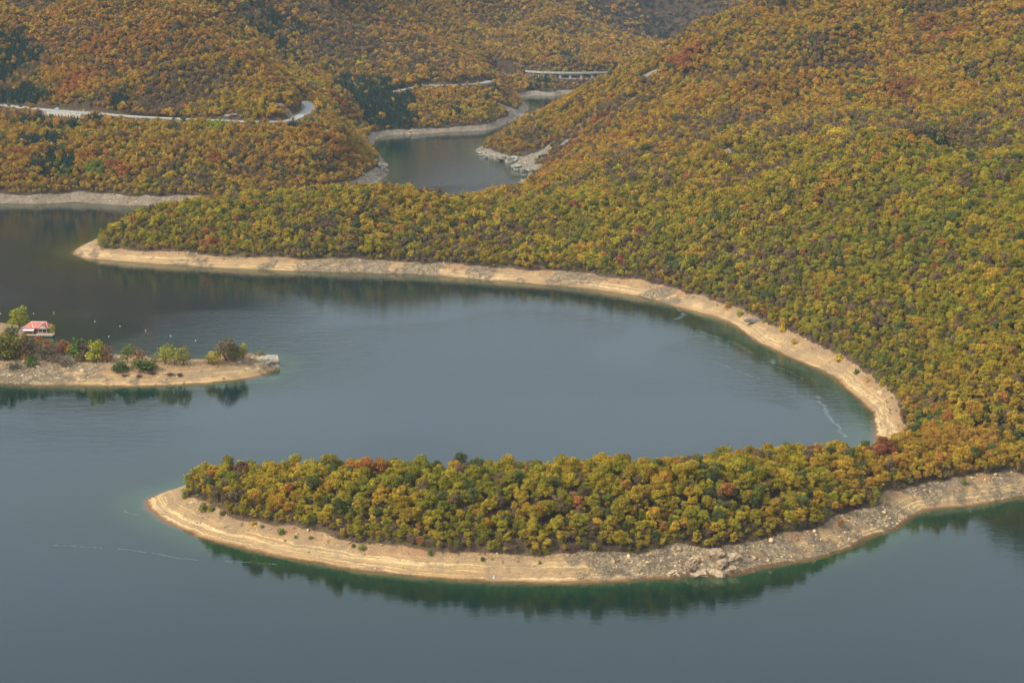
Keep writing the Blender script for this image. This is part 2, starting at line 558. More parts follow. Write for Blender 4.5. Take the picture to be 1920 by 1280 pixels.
# ------------------------------------------------------------------ materials
class NT:
    def __init__(s, name):
        s.m = bpy.data.materials.new(name)
        s.m.use_nodes = True
        s.t = s.m.node_tree
        s.t.nodes.clear()
        s.o = s.t.nodes.new('ShaderNodeOutputMaterial')

    def n(s, typ, **kw):
        nd = s.t.nodes.new('ShaderNode' + typ)
        ins = kw.pop('ins', {})
        for k, v in kw.items():
            setattr(nd, k, v)
        for k, v in ins.items():
            s.put(nd, k, v)
        return nd

    def put(s, nd, k, v):
        if isinstance(v, bpy.types.NodeSocket):
            s.t.links.new(v, nd.inputs[k])
        elif isinstance(v, bpy.types.Node):
            s.t.links.new(v.outputs[0], nd.inputs[k])
        else:
            nd.inputs[k].default_value = v

    def attr(s, name, typ='GEOMETRY'):
        return s.n('Attribute', attribute_name=name, attribute_type=typ)

    def mix(s, f, a, b, mode='MIX'):
        nd = s.n('Mix', data_type='RGBA', blend_type=mode)
        s.put(nd, 0, f)
        s.put(nd, 6, a)
        s.put(nd, 7, b)
        return nd.outputs[2]

    def math(s, op, a, b=0.0, c=None):
        nd = s.n('Math', operation=op)
        s.put(nd, 0, a)
        s.put(nd, 1, b)
        if c is not None:
            s.put(nd, 2, c)
        return nd.outputs[0]

    def noise(s, vec, scale, detail=3, rough=0.5, dist=0.0):
        nd = s.n('TexNoise', ins={'Scale': scale, 'Detail': detail, 'Roughness': rough, 'Distortion': dist})
        if vec is not None:
            s.put(nd, 'Vector', vec)
        return nd.outputs['Fac']

    def ramp(s, v, a, b, lo=0.0, hi=1.0):
        nd = s.n('MapRange', ins={'Value': v, 'From Min': a, 'From Max': b, 'To Min': lo, 'To Max': hi})
        return nd.outputs[0]

    def done(s, shader):
        s.t.links.new(shader, s.o.inputs['Surface'])
        return s.m


def simple(name, col, rough=0.8, nscale=2.0, amount=0.25, spec=0.2, metallic=0.0):
    m = NT(name)
    tc = m.n('TexCoord')
    f = m.noise(tc.outputs['Object'], nscale, 4)
    c2 = tuple(v * (1 - amount) for v in col[:3]) + (1,)
    c1 = tuple(min(1, v * (1 + amount)) for v in col[:3]) + (1,)
    c = m.mix(m.ramp(f, 0.3, 0.7), c2, c1)
    b = m.n('BsdfPrincipled', ins={'Base Color': c, 'Roughness': rough, 'Specular IOR Level': spec, 'Metallic': metallic})
    return m.done(b.outputs[0])


def ground_material():
    m = NT('ground')
    geo = m.n('NewGeometry')
    pos = geo.outputs['Position']
    sep = m.n('SeparateXYZ', ins={'Vector': pos})
    z = sep.outputs['Z']
    rk = m.attr('rock').outputs['Fac']
    fw = m.attr('far').outputs['Fac']
    n1 = m.noise(pos, 0.22, 5, 0.6)
    n2 = m.noise(pos, 1.3, 4, 0.65)
    n3 = m.noise(pos, 0.06, 3)
    n4 = m.noise(pos, 0.11, 6, 0.7)
    # sand: pale lower band with strata, ochre clay above
    wob = m.math('ADD', z, m.ramp(n1, 0, 1, -0.35, 0.35))
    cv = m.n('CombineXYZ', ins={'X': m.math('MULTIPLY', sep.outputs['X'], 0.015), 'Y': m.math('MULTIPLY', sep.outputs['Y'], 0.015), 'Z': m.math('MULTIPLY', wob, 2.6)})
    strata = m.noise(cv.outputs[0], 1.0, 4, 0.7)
    sand = m.mix(m.ramp(strata, 0.38, 0.62), (0.36, 0.21, 0.085, 1), (0.69, 0.48, 0.225, 1))
    clay = m.mix(m.ramp(n2, 0.35, 0.7), (0.24, 0.135, 0.06, 1), (0.56, 0.365, 0.165, 1))
    red = m.mix(m.ramp(n3, 0.52, 0.62, 0, 0.75), clay, (0.34, 0.165, 0.08, 1))
    seam_shade = m.ramp(m.math('ABSOLUTE', m.math('SUBTRACT', strata, 0.5)), 0.0, 0.035)
    sand = m.mix(seam_shade, (0.20, 0.12, 0.06, 1), sand)  # thin strata lines, darkened in colour to stand in for terrace step shadows
    n5 = m.noise(pos, 0.55, 5, 0.7, 0.4)
    clay = m.mix(m.ramp(n5, 0.50, 0.62, 0.0, 0.8), clay, (0.22, 0.135, 0.07, 1))
    s = m.mix(m.ramp(m.math('ADD', wob, m.ramp(n2, 0, 1, -1.5, 1.5)), 3.0, 4.4), sand, red)
    # rock: cracked slabs
    v1 = m.n('TexVoronoi', feature='DISTANCE_TO_EDGE', ins={'Scale': 0.16})
    v3 = m.n('TexVoronoi', feature='DISTANCE_TO_EDGE', ins={'Scale': 0.55})
    vd = m.n('VectorMath', operation='ADD')
    m.put(vd, 0, pos)
    nz = m.n('TexNoise', ins={'Vector': pos, 'Scale': 0.28, 'Detail': 6, 'Roughness': 0.65})
    sc = m.n('VectorMath', operation='SCALE', ins={0: nz.outputs['Color'], 'Scale': 7.0})
    m.put(vd, 1, sc.outputs[0])
    st = m.n('Mapping', ins={'Vector': vd.outputs[0], 'Rotation': (0.5, 0.3, 0.4), 'Scale': (1.0, 1.0, 2.4)})
    m.put(v1, 'Vector', st.outputs[0])
    m.put(v3, 'Vector', st.outputs[0])
    v2 = m.n('TexVoronoi', feature='F1', ins={'Scale': 1.1, 'Vector': vd.outputs[0]})
    crack = m.math('MULTIPLY', m.ramp(v1.outputs['Distance'], 0.0, 0.05, 0.0, 1.0), m.ramp(v3.outputs['Distance'], 0.0, 0.12, 0.55, 1.0))
    rcol = m.mix(m.ramp(n2, 0.3, 0.7), (0.17, 0.12, 0.065, 1), (0.54, 0.38, 0.195, 1))
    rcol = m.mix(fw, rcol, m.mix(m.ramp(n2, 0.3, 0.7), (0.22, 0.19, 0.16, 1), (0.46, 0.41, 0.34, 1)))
    rcol = m.mix(m.ramp(v2.outputs['Color'], 0.2, 0.9, 0.0, 0.5), rcol, (0.60, 0.50, 0.36, 1))
    rcol = m.mix(m.ramp(crack, 0, 1, 0.45, 1.0), (0.16, 0.12, 0.09, 1), rcol)
    rf = m.ramp(m.math('ADD', rk, m.ramp(n1, 0, 1, -0.45, 0.45)), 0.35, 0.6)
    shore = m.mix(rf, s, rcol)
    shore = m.mix(m.ramp(n4, 0.42, 0.62, 0.0, 0.55), shore, (0.20, 0.15, 0.10, 1))
    fine = m.noise(pos, 2.6, 5, 0.75)
    shore = m.mix(m.ramp(fine, 0.50, 0.66, 0.0, 0.75), shore, (0.16, 0.11, 0.065, 1))
    # wet dark margin at the water line
    shore = m.mix(m.ramp(m.math('ADD', z, m.ramp(n1, 0, 1, -0.2, 0.2)), 0.12, 0.42), (0.21, 0.105, 0.045, 1), shore)
    # leaf litter and bare soil under the wood
    lit = m.mix(m.ramp(n2, 0.3, 0.7), (0.062, 0.042, 0.028, 1), (0.15, 0.092, 0.052, 1))
    lit = m.mix(m.ramp(n3, 0.45, 0.65, 0, 0.5), lit, (0.11, 0.10, 0.035, 1))
    wood = m.ramp(m.math('ADD', m.attr('wood').outputs['Fac'], m.ramp(n1, 0, 1, -0.25, 0.25)), 0.35, 0.6)
    c = m.mix(wood, shore, lit)
    # bed under water
    c = m.mix(m.ramp(z, -0.6, 0.0), (0.12, 0.10, 0.05, 1), c)
    hgt = m.math('ADD', m.math('MULTIPLY', n2, 0.5), m.math('MULTIPLY', m.math('MULTIPLY', crack, rf), 0.9))
    hgt = m.math('ADD', hgt, m.math('MULTIPLY', strata, 0.35))
    bump = m.n('Bump', ins={'Strength': 0.9, 'Distance': 0.9, 'Height': hgt})
    b = m.n('BsdfPrincipled', ins={'Base Color': c, 'Roughness': 0.95, 'Specular IOR Level': 0.1, 'Normal': bump.outputs[0]})
    return m.done(b.outputs[0])


def water_material():
    m = NT('lake_water')
    geo = m.n('NewGeometry')
    pos = geo.outputs['Position']
    dep = m.attr('depth').outputs['Fac']
    nbig = m.noise(pos, 0.006, 3, 0.5, 0.6)
    deep = m.mix(m.ramp(nbig, 0.4, 0.6), (0.002, 0.014, 0.019, 1), (0.003, 0.019, 0.023, 1))
    edge = m.math('ADD', dep, m.ramp(m.noise(pos, 0.09, 5, 0.65), 0.2, 0.8, -1.3, 1.3))
    e2 = m.math('ADD', dep, m.ramp(m.noise(pos, 0.35, 4, 0.6), 0.2, 0.8, -0.4, 0.4))
    deep = m.mix(m.ramp(edge, 6.0, 20.0), (0.001, 0.017, 0.011, 1), deep)
    c = m.mix(m.ramp(edge, 1.6, 5.5), (0.014, 0.042, 0.016, 1), deep)
    c = m.mix(m.ramp(e2, 0.1, 1.0), (0.10, 0.065, 0.025, 1), c)
    # ripples, calmer in some sheets than in others
    mp = m.n('Mapping', ins={'Vector': pos, 'Rotation': (0, 0, math.radians(12)), 'Scale': (0.55, 1.25, 1)})
    r1 = m.noise(mp.outputs[0], 0.75, 3, 0.6)
    r2 = m.noise(mp.outputs[0], 0.16, 2, 0.5)
    calm = m.attr('calm').outputs['Fac']
    h = m.math('ADD', m.math('MULTIPLY', r1, 0.35), m.math('MULTIPLY', r2, 0.5))
    bump = m.n('Bump', ins={'Strength': m.ramp(calm, 0, 1, 0.19, 0.05), 'Distance': 1.0, 'Height': h})
    b = m.n('BsdfPrincipled', ins={'Base Color': c, 'Roughness': m.ramp(calm, 0, 1, 0.07, 0.03), 'IOR': 1.333, 'Specular IOR Level': 0.5, 'Normal': bump.outputs[0]})
    return m.done(b.outputs[0])


def foliage_material(name, source):
    m = NT(name)
    if source == 'tint':
        col = m.attr('tint', 'INSTANCER').outputs['Color']
    else:
        col = m.n('ObjectInfo').outputs['Color']
    va = m.attr('leaf').outputs['Fac']                   # each leaf clump its own shade of the tree's colour
    vh = m.attr('leaf_hue').outputs['Fac']
    h = m.n('HueSaturation', ins={'Hue': m.ramp(vh, 0, 1, 0.475, 0.525), 'Saturation': 1.0, 'Value': m.ramp(va, 0, 1, 0.45, 1.55), 'Color': col})
    d = m.n('BsdfDiffuse', ins={'Color': h.outputs[0]})
    t = m.n('BsdfTranslucent', ins={'Color': h.outputs[0]})
    mx = m.n('MixShader', ins={0: 0.25, 1: d.outputs[0], 2: t.outputs[0]})
    return m.done(mx.outputs[0])


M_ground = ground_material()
M_water = water_material()
M_fol = foliage_material('foliage_stand', 'tint')
M_folo = foliage_material('foliage_tree', 'object')
M_bark = simple('bark', (0.13, 0.10, 0.08), 0.95, 3.0)
M_conc = simple('pale_concrete', (0.38, 0.36, 0.31), 0.9, 0.6, 0.15)
M_road = simple('bleached_asphalt', (0.30, 0.29, 0.27), 0.9, 0.3, 0.12)
M_wall = simple('stone_wall', (0.42, 0.39, 0.32), 0.95, 1.2, 0.3)

# ------------------------------------------------------------------ terrain and water
WOOD = (sstep(5.2 - 1.4 * sstep(1650, 1900, GY), 6.8 - 1.4 * sstep(1650, 1900, GY), Z + 1.7 * fbm(GX, GY, 16, 4, 71)) * sstep(8 - 3 * sstep(1650, 1900, GY), 12 - 3 * sstep(1650, 1900, GY), SD + 3.5 * fbm(GX, GY, 22, 3, 73))).astype(np.float32)
WOOD = np.where(isC, 0, WOOD)
WOOD = np.where(ROADD < 6.5, 0, WOOD)
CLIFFS = [(524, 203, 13, 0.8), (1240, 95, 14, .9), (1222, 140, 16, .7), (1185, 190, 14, .5), (1055, 270, 16, .45), (985, 300, 30, .8), (430, 216, 7, .6), (970, 215, 25, .7), (610, 140, 12, .5), (1090, 235, 12, .6), (1360, 285, 12, .5)]
CL = []
for px, py, r, k in CLIFFS:
    h = hit(px, py)
    if h:
        CL.append((h[0], h[1], r, k))
CLIFF = np.zeros(Z.shape, np.float32)
for x, y, r, k in CL:
    CLIFF = np.maximum(CLIFF, k * np.exp(-(((GX - x) ** 2 + (GY - y) ** 2) / r ** 2)))
Z = Z + CLIFF * 4.0 * fbm(GX, GY, 9, 3, 77)
WOOD = WOOD * (1 - sstep(0.25, 0.5, CLIFF + 0.2 * vnoise(GX, GY, 6, 78)))
rock2 = np.maximum(rock, sstep(0.15, 0.4, CLIFF))
tm = fast_mesh('ground', np.stack([GX, GY, Z], -1).reshape(-1, 3), grid_quads(NR, NCOL))
attr(tm, 'rock', 'FLOAT', 'POINT', rock2.astype(np.float32))
attr(tm, 'wood', 'FLOAT', 'POINT', WOOD.astype(np.float32))
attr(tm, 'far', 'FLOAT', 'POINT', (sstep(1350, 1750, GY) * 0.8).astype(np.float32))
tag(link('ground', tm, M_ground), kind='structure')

nr2, nc2 = 900, 420
v2 = np.linspace(math.log(60.0), math.log(5200.0), nr2)
u2 = np.linspace(-0.62, 0.62, nc2)
WY = np.repeat(np.exp(v2)[:, None], nc2, 1)
WX = WY * u2[None, :]
inside = (np.abs(WX / WY) < UMAX) & (WY > 431)
dd = np.where(inside, np.maximum(-sample(Z, WX, WY), 0), 26)
cf = fbm(WX, WY * 0.9, 170, 3, 81) + 0.25 * vnoise(WX, WY, 60, 83)
calm = sstep(-0.1, 0.05, cf)
sd_, _s = linedist(WX.astype(np.float32) + 5 * vnoise(WX, WY, 30, 85), WY.astype(np.float32), [W(*p) for p in [(1270, 608), (1340, 632), (1400, 662), (1460, 690), (1500, 722), (1530, 765), (1525, 785)]])
calm = np.maximum(calm, sstep(13, 4, sd_ * (1 - 0.0)))
calm = np.maximum(calm * 0.75, sstep(13, 4, sd_))
xq, yq = W(200, 770)
calm = np.maximum(calm, np.exp(-((WX - xq) / 130) ** 2 - ((WY - yq) / 55) ** 2) * 1.2)
near = sstep(760, 690, WY)
calm = np.clip(calm * (1 - near) + 0.9 * near, 0, 1)
wm = fast_mesh('water', np.stack([WX, WY, 0 * WX], -1).reshape(-1, 3), grid_quads(nr2, nc2))
attr(wm, 'depth', 'FLOAT', 'POINT', dd.astype(np.float32))
attr(wm, 'calm', 'FLOAT', 'POINT', calm.astype(np.float32))
tag(link('water', wm, M_water), kind='structure')
print('terrain', time.time() - T0)
# ------------------------------------------------------------------ tree shapes
def leaf_cloud(rng, lobes, n, size, squash=0.85, up=-0.35, core=0.12):
    """leaf clumps over the outside of a bunch of lobes; returns verts, quads, shade, hue"""
    L = np.array(lobes, float)          # x, y, z, r
    w = L[:, 3] ** 2
    w /= w.sum()
    pick = rng.choice(len(L), n * 2, p=w)
    d = rng.normal(size=(n * 2, 3))
    d /= np.linalg.norm(d, axis=1)[:, None]
    rad = L[pick, 3] * rng.uniform(0.70, 1.08, n * 2)
    stray = rng.random(n * 2) < 0.16
    rad[stray] *= rng.uniform(1.05, 1.38, stray.sum())
    inner = rng.random(n * 2) < core
    rad[inner] *= 0.55
    c = L[pick, :3] + d * rad[:, None] * np.array([1, 1, squash])
    keep = (d[:, 2] > up) | (rng.random(n * 2) < 0.25)
    for k, l in enumerate(L):
        q = np.linalg.norm((c - l[:3]) / np.array([1, 1, squash]), axis=1)
        keep &= (q > l[3] * 0.72) | (pick == k)
    c, d, pick = c[keep][:n], d[keep][:n], pick[keep][:n]
    m = len(c)
    nn = d + rng.normal(size=(m, 3)) * 0.45 + np.array([0, 0, 0.25])
    nn /= np.linalg.norm(nn, axis=1)[:, None]
    t = np.cross(nn, rng.normal(size=(m, 3)))
    t /= np.linalg.norm(t, axis=1)[:, None]
    b = np.cross(nn, t)
    s = size * rng.uniform(0.6, 1.25, m)[:, None]
    k = rng.uniform(0.55, 1.0, m)[:, None]
    v = np.stack([c - t * s * 0.5, c + b * s * k * 0.5 + nn * s * 0.12, c + t * s * 0.5, c - b * s * k * 0.5 + nn * s * 0.1], 1)
    lobe_v = rng.normal(0, 0.11, len(L))
    lobe_h = rng.normal(0, 0.16, len(L))
    sh = np.clip(0.5 + rng.normal(0, 0.2, m) + lobe_v[pick], 0, 1)
    hu = np.clip(0.5 + rng.normal(0, 0.2, m) + lobe_h[pick], 0, 1)
    return v.reshape(-1, 3), np.arange(m * 4).reshape(m, 4), sh, hu


def make_lobes(rng, R, H, base, n=8):
    """crown of radius R between heights base and H"""
    zc = (base + H) / 2
    hz = (H - base) / 2
    lobes = [(0, 0, zc + hz * 0.15, R * 0.62)]
    a0 = rng.uniform(0, 6.28)
    sx, sy = rng.uniform(0.82, 1.18, 2)
    for k in range(int(n * 1.6)):
        a = a0 + k * 2.4 + rng.uniform(-.5, .5)
        e = rng.uniform(-0.65, 1.0)
        rr = R * 0.66 * math.sqrt(max(0.04, 1 - (e * 0.9) ** 2)) * rng.uniform(0.55, 1.25)
        lobes.append((math.cos(a) * rr * sx, math.sin(a) * rr * sy, zc + e * hz * 0.74, R * rng.uniform(0.20, 0.44)))
    return lobes


def crown_mesh(name, seed, R=2.6, H=7.5, base=1.8, leaves=1400, size=0.42, n=8, mat=None, core=0.12, low=0):
    rng = np.random.default_rng(seed)
    lb = make_lobes(rng, R, H, base, n)
    for k in range(low):                       # skirts down to the ground
        a = k * 6.283 / low + rng.uniform(0, .5)
        lb.append((math.cos(a) * R * .5, math.sin(a) * R * .5, base + H * rng.uniform(.12, .3), R * rng.uniform(.36, .5)))
    v, q, sh, hu = leaf_cloud(rng, lb, leaves, size, core=core, up=-0.9 if low else -0.35)
    me = fast_mesh(name, v, q, smooth=False)
    attr(me, 'leaf', 'FLOAT', 'FACE', sh.astype(np.float32))
    attr(me, 'leaf_hue', 'FLOAT', 'FACE', hu.astype(np.float32))
    me.materials.append(mat or M_folo)
    return me


def trunk_mesh(name, seed, R=2.6, H=7.5, lean=0.3, limbs=6, r0=0.17, stems=1):
    rng = np.random.default_rng(seed)
    mb = MB()
    for s in range(stems):
        a = rng.uniform(0, 6.28)
        sp = 0.0 if stems == 1 else R * 0.35
        top = (math.cos(a) * (lean + sp), math.sin(a) * (lean + sp), H * 0.72)
        b = (math.cos(a) * sp * 0.12, math.sin(a) * sp * 0.12, -0.6)
        mid = (top[0] * 0.4 + rng.uniform(-.15, .15), top[1] * 0.4 + rng.uniform(-.15, .15), H * 0.32)
        rr = r0 / math.sqrt(stems)
        mb.tube([b, (b[0], b[1], 0.2), mid, top], [rr * 1.4, rr * 1.1, rr * 0.8, rr * 0.3])
        for k in range(limbs // stems):
            t = rng.uniform(0.3, 0.75)
            p = [mid[i] * (1 - t) + top[i] * t for i in range(3)]
            an = k * 2.4 + rng.uniform(0, 1)
            e = (p[0] + math.cos(an) * R * 0.62, p[1] + math.sin(an) * R * 0.62, p[2] + R * rng.uniform(0.35, 0.7))
            m_ = [(p[i] + e[i]) / 2 for i in range(3)]
            m_[2] -= 0.1
            mb.tube([p, m_, e], [rr * 0.5, rr * 0.33, rr * 0.12], 5)
    o = mb.build(name, M_bark)
    me = o.data
    bpy.data.objects.remove(o)
    return me


def merge_meshes(name, parts, mats):
    """parts: (mesh, material index)"""
    V, Q, S, Hh, MI = [], [], [], [], []
    b = 0
    for me, mi in parts:
        n = len(me.vertices)
        co = np.empty(n * 3, np.float32)
        me.vertices.foreach_get('co', co)
        V.append(co.reshape(-1, 3))
        for p in me.polygons:
            vs = list(p.vertices)
            if len(vs) > 4:
                vs = vs[:4]
            if len(vs) < 4:
                vs = vs + [vs[-1]] * (4 - len(vs))
            Q.append([b + i for i in vs])
            MI.append(mi)
        k = len(me.polygons)
        if 'leaf' in me.attributes:
            a = np.empty(k, np.float32)
            me.attributes['leaf'].data.foreach_get('value', a)
            h = np.empty(k, np.float32)
            me.attributes['leaf_hue'].data.foreach_get('value', h)
        else:
            a = h = np.full(k, 0.5, np.float32)
        S.append(a)
        Hh.append(h)
        b += n
    me = fast_mesh(name, np.concatenate(V), np.array(Q), smooth=False)
    attr(me, 'leaf', 'FLOAT', 'FACE', np.concatenate(S))
    attr(me, 'leaf_hue', 'FLOAT', 'FACE', np.concatenate(Hh))
    for m_ in mats:
        me.materials.append(m_)
    me.polygons.foreach_set('material_index', np.array(MI, np.int32))
    return me


def conifer_mesh(name, seed, leaves, size, H=11.0, R=2.3):
    rng = np.random.default_rng(seed)
    V, Q, S, U = [], [], [], []
    b = 0
    lb = []
    for k in range(9):
        t = k / 8
        z = 1.2 + t * (H - 1.8)
        r = R * (1 - t) ** 0.8 + 0.25
        for j in range(max(1, int(5 * (1 - t) + 1))):
            a = rng.uniform(0, 6.28)
            lb.append((math.cos(a) * r * 0.55, math.sin(a) * r * 0.55, z, max(0.4, r * 0.55)))
    v, q, sh, hu = leaf_cloud(rng, lb, leaves, size, squash=0.6)
    me = fast_mesh(name, v, q, smooth=False)
    attr(me, 'leaf', 'FLOAT', 'FACE', (sh * 0.8).astype(np.float32))
    attr(me, 'leaf_hue', 'FLOAT', 'FACE', hu.astype(np.float32))
    me.materials.append(M_fol)
    return me


def twig_mesh(name, seed, n=46, h=3.0, leaves=60, mat=None):
    """bare many-stemmed bush with a few leaves left"""
    rng = np.random.default_rng(seed)
    V, Q, S = [], [], []
    for k in range(n):
        a, e = rng.uniform(0, 6.28), rng.uniform(0.05, 0.6)
        d = np.array([math.cos(a) * math.sin(e), math.sin(a) * math.sin(e), math.cos(e)])
        p = np.array([math.cos(a), math.sin(a), 0]) * rng.uniform(0, 0.5)
        if k > n * 0.4:
            p = p + d * rng.uniform(0.3, 0.6) * h
            d = d + rng.normal(size=3) * 0.5
            d /= np.linalg.norm(d)
        L = h * rng.uniform(0.35, 0.8)
        u = np.cross(d, rng.normal(size=3))
        u /= np.linalg.norm(u)
        w = rng.uniform(0.03, 0.06)
        b = len(V) * 4
        V.append([p - u * w, p + u * w, p + d * L + u * w * 0.2, p + d * L - u * w * 0.2])
        Q.append([b, b + 1, b + 2, b + 3])
        S.append(rng.uniform(0.3, 0.8))
    v, q, sh, hu = leaf_cloud(rng, [(0, 0, h * 0.5, h * 0.42), (0.6, 0.3, h * 0.4, h * 0.33), (-0.5, 0.4, h * 0.55, h * 0.3)], leaves, 0.26, core=0.4)
    vv_ = np.concatenate([np.array(V).reshape(-1, 3), v])
    qq = np.concatenate([np.array(Q), q + len(V) * 4])
    me = fast_mesh(name, vv_, qq, smooth=False)
    attr(me, 'leaf', 'FLOAT', 'FACE', np.concatenate([np.array(S), sh]).astype(np.float32))
    attr(me, 'leaf_hue', 'FLOAT', 'FACE', np.concatenate([np.full(len(S), 0.5), hu]).astype(np.float32))
    me.materials.append(mat or M_fol)
    return me


def rock_mesh(name, seed, mat):
    rng = np.random.default_rng(seed)
    import bmesh
    bm = bmesh.new()
    bmesh.ops.create_icosphere(bm, subdivisions=2, radius=0.5)
    cuts = [rng.normal(size=3) for _ in range(9)]
    for c in cuts:
        c /= np.linalg.norm(c)
    offs = rng.uniform(0.24, 0.44, 9)
    for v in bm.verts:
        p = np.array(v.co)
        for c, o_ in zip(cuts, offs):
            e = p @ c
            if e > o_:
                p = p - c * (e - o_)
        v.co = p * np.array([1.25, 0.9, 0.7])
    me = bpy.data.meshes.new(name)
    bm.to_mesh(me)
    bm.free()
    me.materials.append(mat)
    return me


# ------------------------------------------------------------------ autumn colours
def field_points(lst):
    r = []
    for px, py, g in lst:
        h = hit(px, py)
        if h:
            r.append((h[0], h[1], g))
    return np.array(r)


GREEN = field_points([(250, 80, .10), (100, 60, .15), (450, 170, .28), (300, 170, .28), (300, 280, .50), (500, 290, .25), (650, 280, .22), (60, 280, .30), (380, 250, .62), (430, 330, .3), (250, 320, .2),
                      (650, 100, .15), (600, 30, .35), (540, 90, .6), (850, 190, .42), (780, 110, .15), (950, 170, .2), (760, 180, .5), (1000, 60, .40), (900, 40, .35), (1050, 150, .3), (1250, 50, .25),
                      (1400, 150, .33), (1300, 60, .5), (1700, 100, .38), (1850, 200, .5), (1500, 30, .35), (1600, 200, .25), (1750, 240, .42), (1250, 280, .25), (1100, 250, .35), (950, 270, .42), (1400, 250, .25),
                      (1500, 450, .70), (1800, 450, .74), (1300, 430, .62), (1650, 320, .55), (1850, 330, .55), (1450, 340, .5), (1250, 350, .5), (1100, 370, .5), (400, 420, .48), (700, 380, .52), (1000, 440, .50), (700, 450, .42), (250, 440, .55),
                      (1850, 800, .18), (1900, 720, .35), (1750, 650, .66), (1900, 600, .6), (1700, 800, .3), (500, 920, .55), (760, 930, .62), (1000, 920, .62), (1000, 1000, .6), (1200, 900, .5), (1400, 880, .42), (1400, 950, .5), (1600, 880, .22), (1750, 870, .18)])


def greenness(x, y):
    w = 0
    s = 0
    for gx, gy, g in GREEN:
        k = 1 / (((x - gx) ** 2 + (y - gy) ** 2) / (0.0016 * gy * gy) + 3.0) ** 1.6
        w = w + k
        s = s + k * g
    return s / w


RAMP = np.array([(0.400, 0.200, 0.034), (0.415, 0.242, 0.030), (0.395, 0.280, 0.026), (0.290, 0.250, 0.023), (0.178, 0.185, 0.028)])


def ramp_col(h):
    t = np.clip(h, 0, 1) * 4
    i = np.minimum(t.astype(int), 3)
    f = (t - i)[:, None]
    return RAMP[i] * (1 - f) + RAMP[i + 1] * f


def tree_colours(x, y, rng):
    g = greenness(x, y) + 0.24 * fbm(x, y, 60, 3, 91) + 0.10 * vnoise(x, y, 14, 95)
    n = len(x)
    c = ramp_col(g + 0.11 - 0.20 * sstep(1350, 1700, y) + rng.normal(0, 0.15, n))
    c *= rng.uniform(0.68, 1.22, n)[:, None]
    u = rng.random(n)
    gold = (u < 0.035 + 0.03 * (fbm(x, y, 30, 2, 99) > 0.25))
    c[gold] = np.array([0.48, 0.30, 0.03]) * rng.uniform(0.8, 1.15, (gold.sum(), 1))
    orange = (u > 0.965)
    c[orange] = np.array([0.40, 0.18, 0.04]) * rng.uniform(0.8, 1.15, (orange.sum(), 1))
    red = (u > 0.998)
    c[red] = (0.28, 0.085, 0.05)
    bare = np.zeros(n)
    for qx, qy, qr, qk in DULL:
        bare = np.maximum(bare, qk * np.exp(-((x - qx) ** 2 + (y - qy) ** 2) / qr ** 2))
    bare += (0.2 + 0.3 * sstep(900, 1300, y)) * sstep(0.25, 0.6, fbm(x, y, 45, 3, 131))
    gully_shade = np.abs(vnoise(x + 20 * vnoise(x, y, 60, 66), y, 95, 67)) * sstep(60, 200, sample(SD, x, y))
    bare += 0.55 * sstep(0.45, 0.85, gully_shade)  # more dull crowns in gullies, painting valley shade into the tree colours
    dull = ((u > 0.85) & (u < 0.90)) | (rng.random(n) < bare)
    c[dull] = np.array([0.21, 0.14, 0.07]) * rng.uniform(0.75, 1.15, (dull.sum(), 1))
    dark = (u > 0.72) & (u < 0.80)
    c[dark] = np.array([0.115, 0.135, 0.038]) * rng.uniform(0.7, 1.2, (dark.sum(), 1))
    return c


def spots(lst):
    """(photo x, y, radius m) -> places on the ground"""
    r = []
    for t in lst:
        h = hit(t[0], t[1])
        if h:
            r.append((h[0], h[1]) + tuple(t[2:]))
    return r


CONIF = spots([(10, 130, 34, .9), (25, 190, 26, .95), (60, 195, 22, .8), (5, 90, 30, .7), (75, 270, 24, .8), (95, 310, 20, .8), (55, 240, 22, .7), (110, 250, 18, .6), (160, 235, 14, .5),
               (700, 185, 45, .95), (720, 215, 32, .9), (690, 165, 30, .8), (750, 165, 25, .5), (545, 110, 22, .6), (520, 40, 30, .6), (505, 70, 20, .6), (1060, 105, 30, .5), (222, 196, 7, 1), (548, 240, 7, 1), (600, 205, 8, .9), (640, 225, 8, .7), (1010, 155, 16, .5),
               (1430, 215, 8, .7), (1010, 165, 20, .5), (860, 215, 15, .35), (1770, 285, 12, .6), (1230, 30, 30, .4)])
DULL = spots([(620, 60, 120, .7), (680, 110, 80, .7), (760, 110, 80, .6), (1150, 210, 45, .6), (1090, 255, 40, .6), (1040, 300, 35, .6), (1230, 290, 45, .5), (1330, 240, 45, .5), (1500, 245, 45, .6), (1600, 235, 45, .7), (1700, 250, 45, .8), (1800, 260, 45, .8), (1900, 258, 45, .8), (1850, 225, 40, .5), (1160, 330, 30, .4),  # leafless stands; those behind ridges also put valley shade into the colours
    (380, 130, 35, .5), (360, 150, 30, .5), (160, 70, 40, .3), (500, 140, 40, .4), (300, 200, 25, .5), (480, 330, 30, .4), (330, 345, 30, .5), (1250, 90, 60, .4), (1300, 50, 120, .5), (1100, 60, 60, .4), (1450, 480, 25, .35), (1250, 520, 25, .4), (1550, 640, 20, .4), (800, 480, 30, .45), (900, 470, 30, .35), (600, 460, 30, .35), (1650, 600, 20, .3), (1080, 975, 10, .3), (1700, 780, 14, .3)])
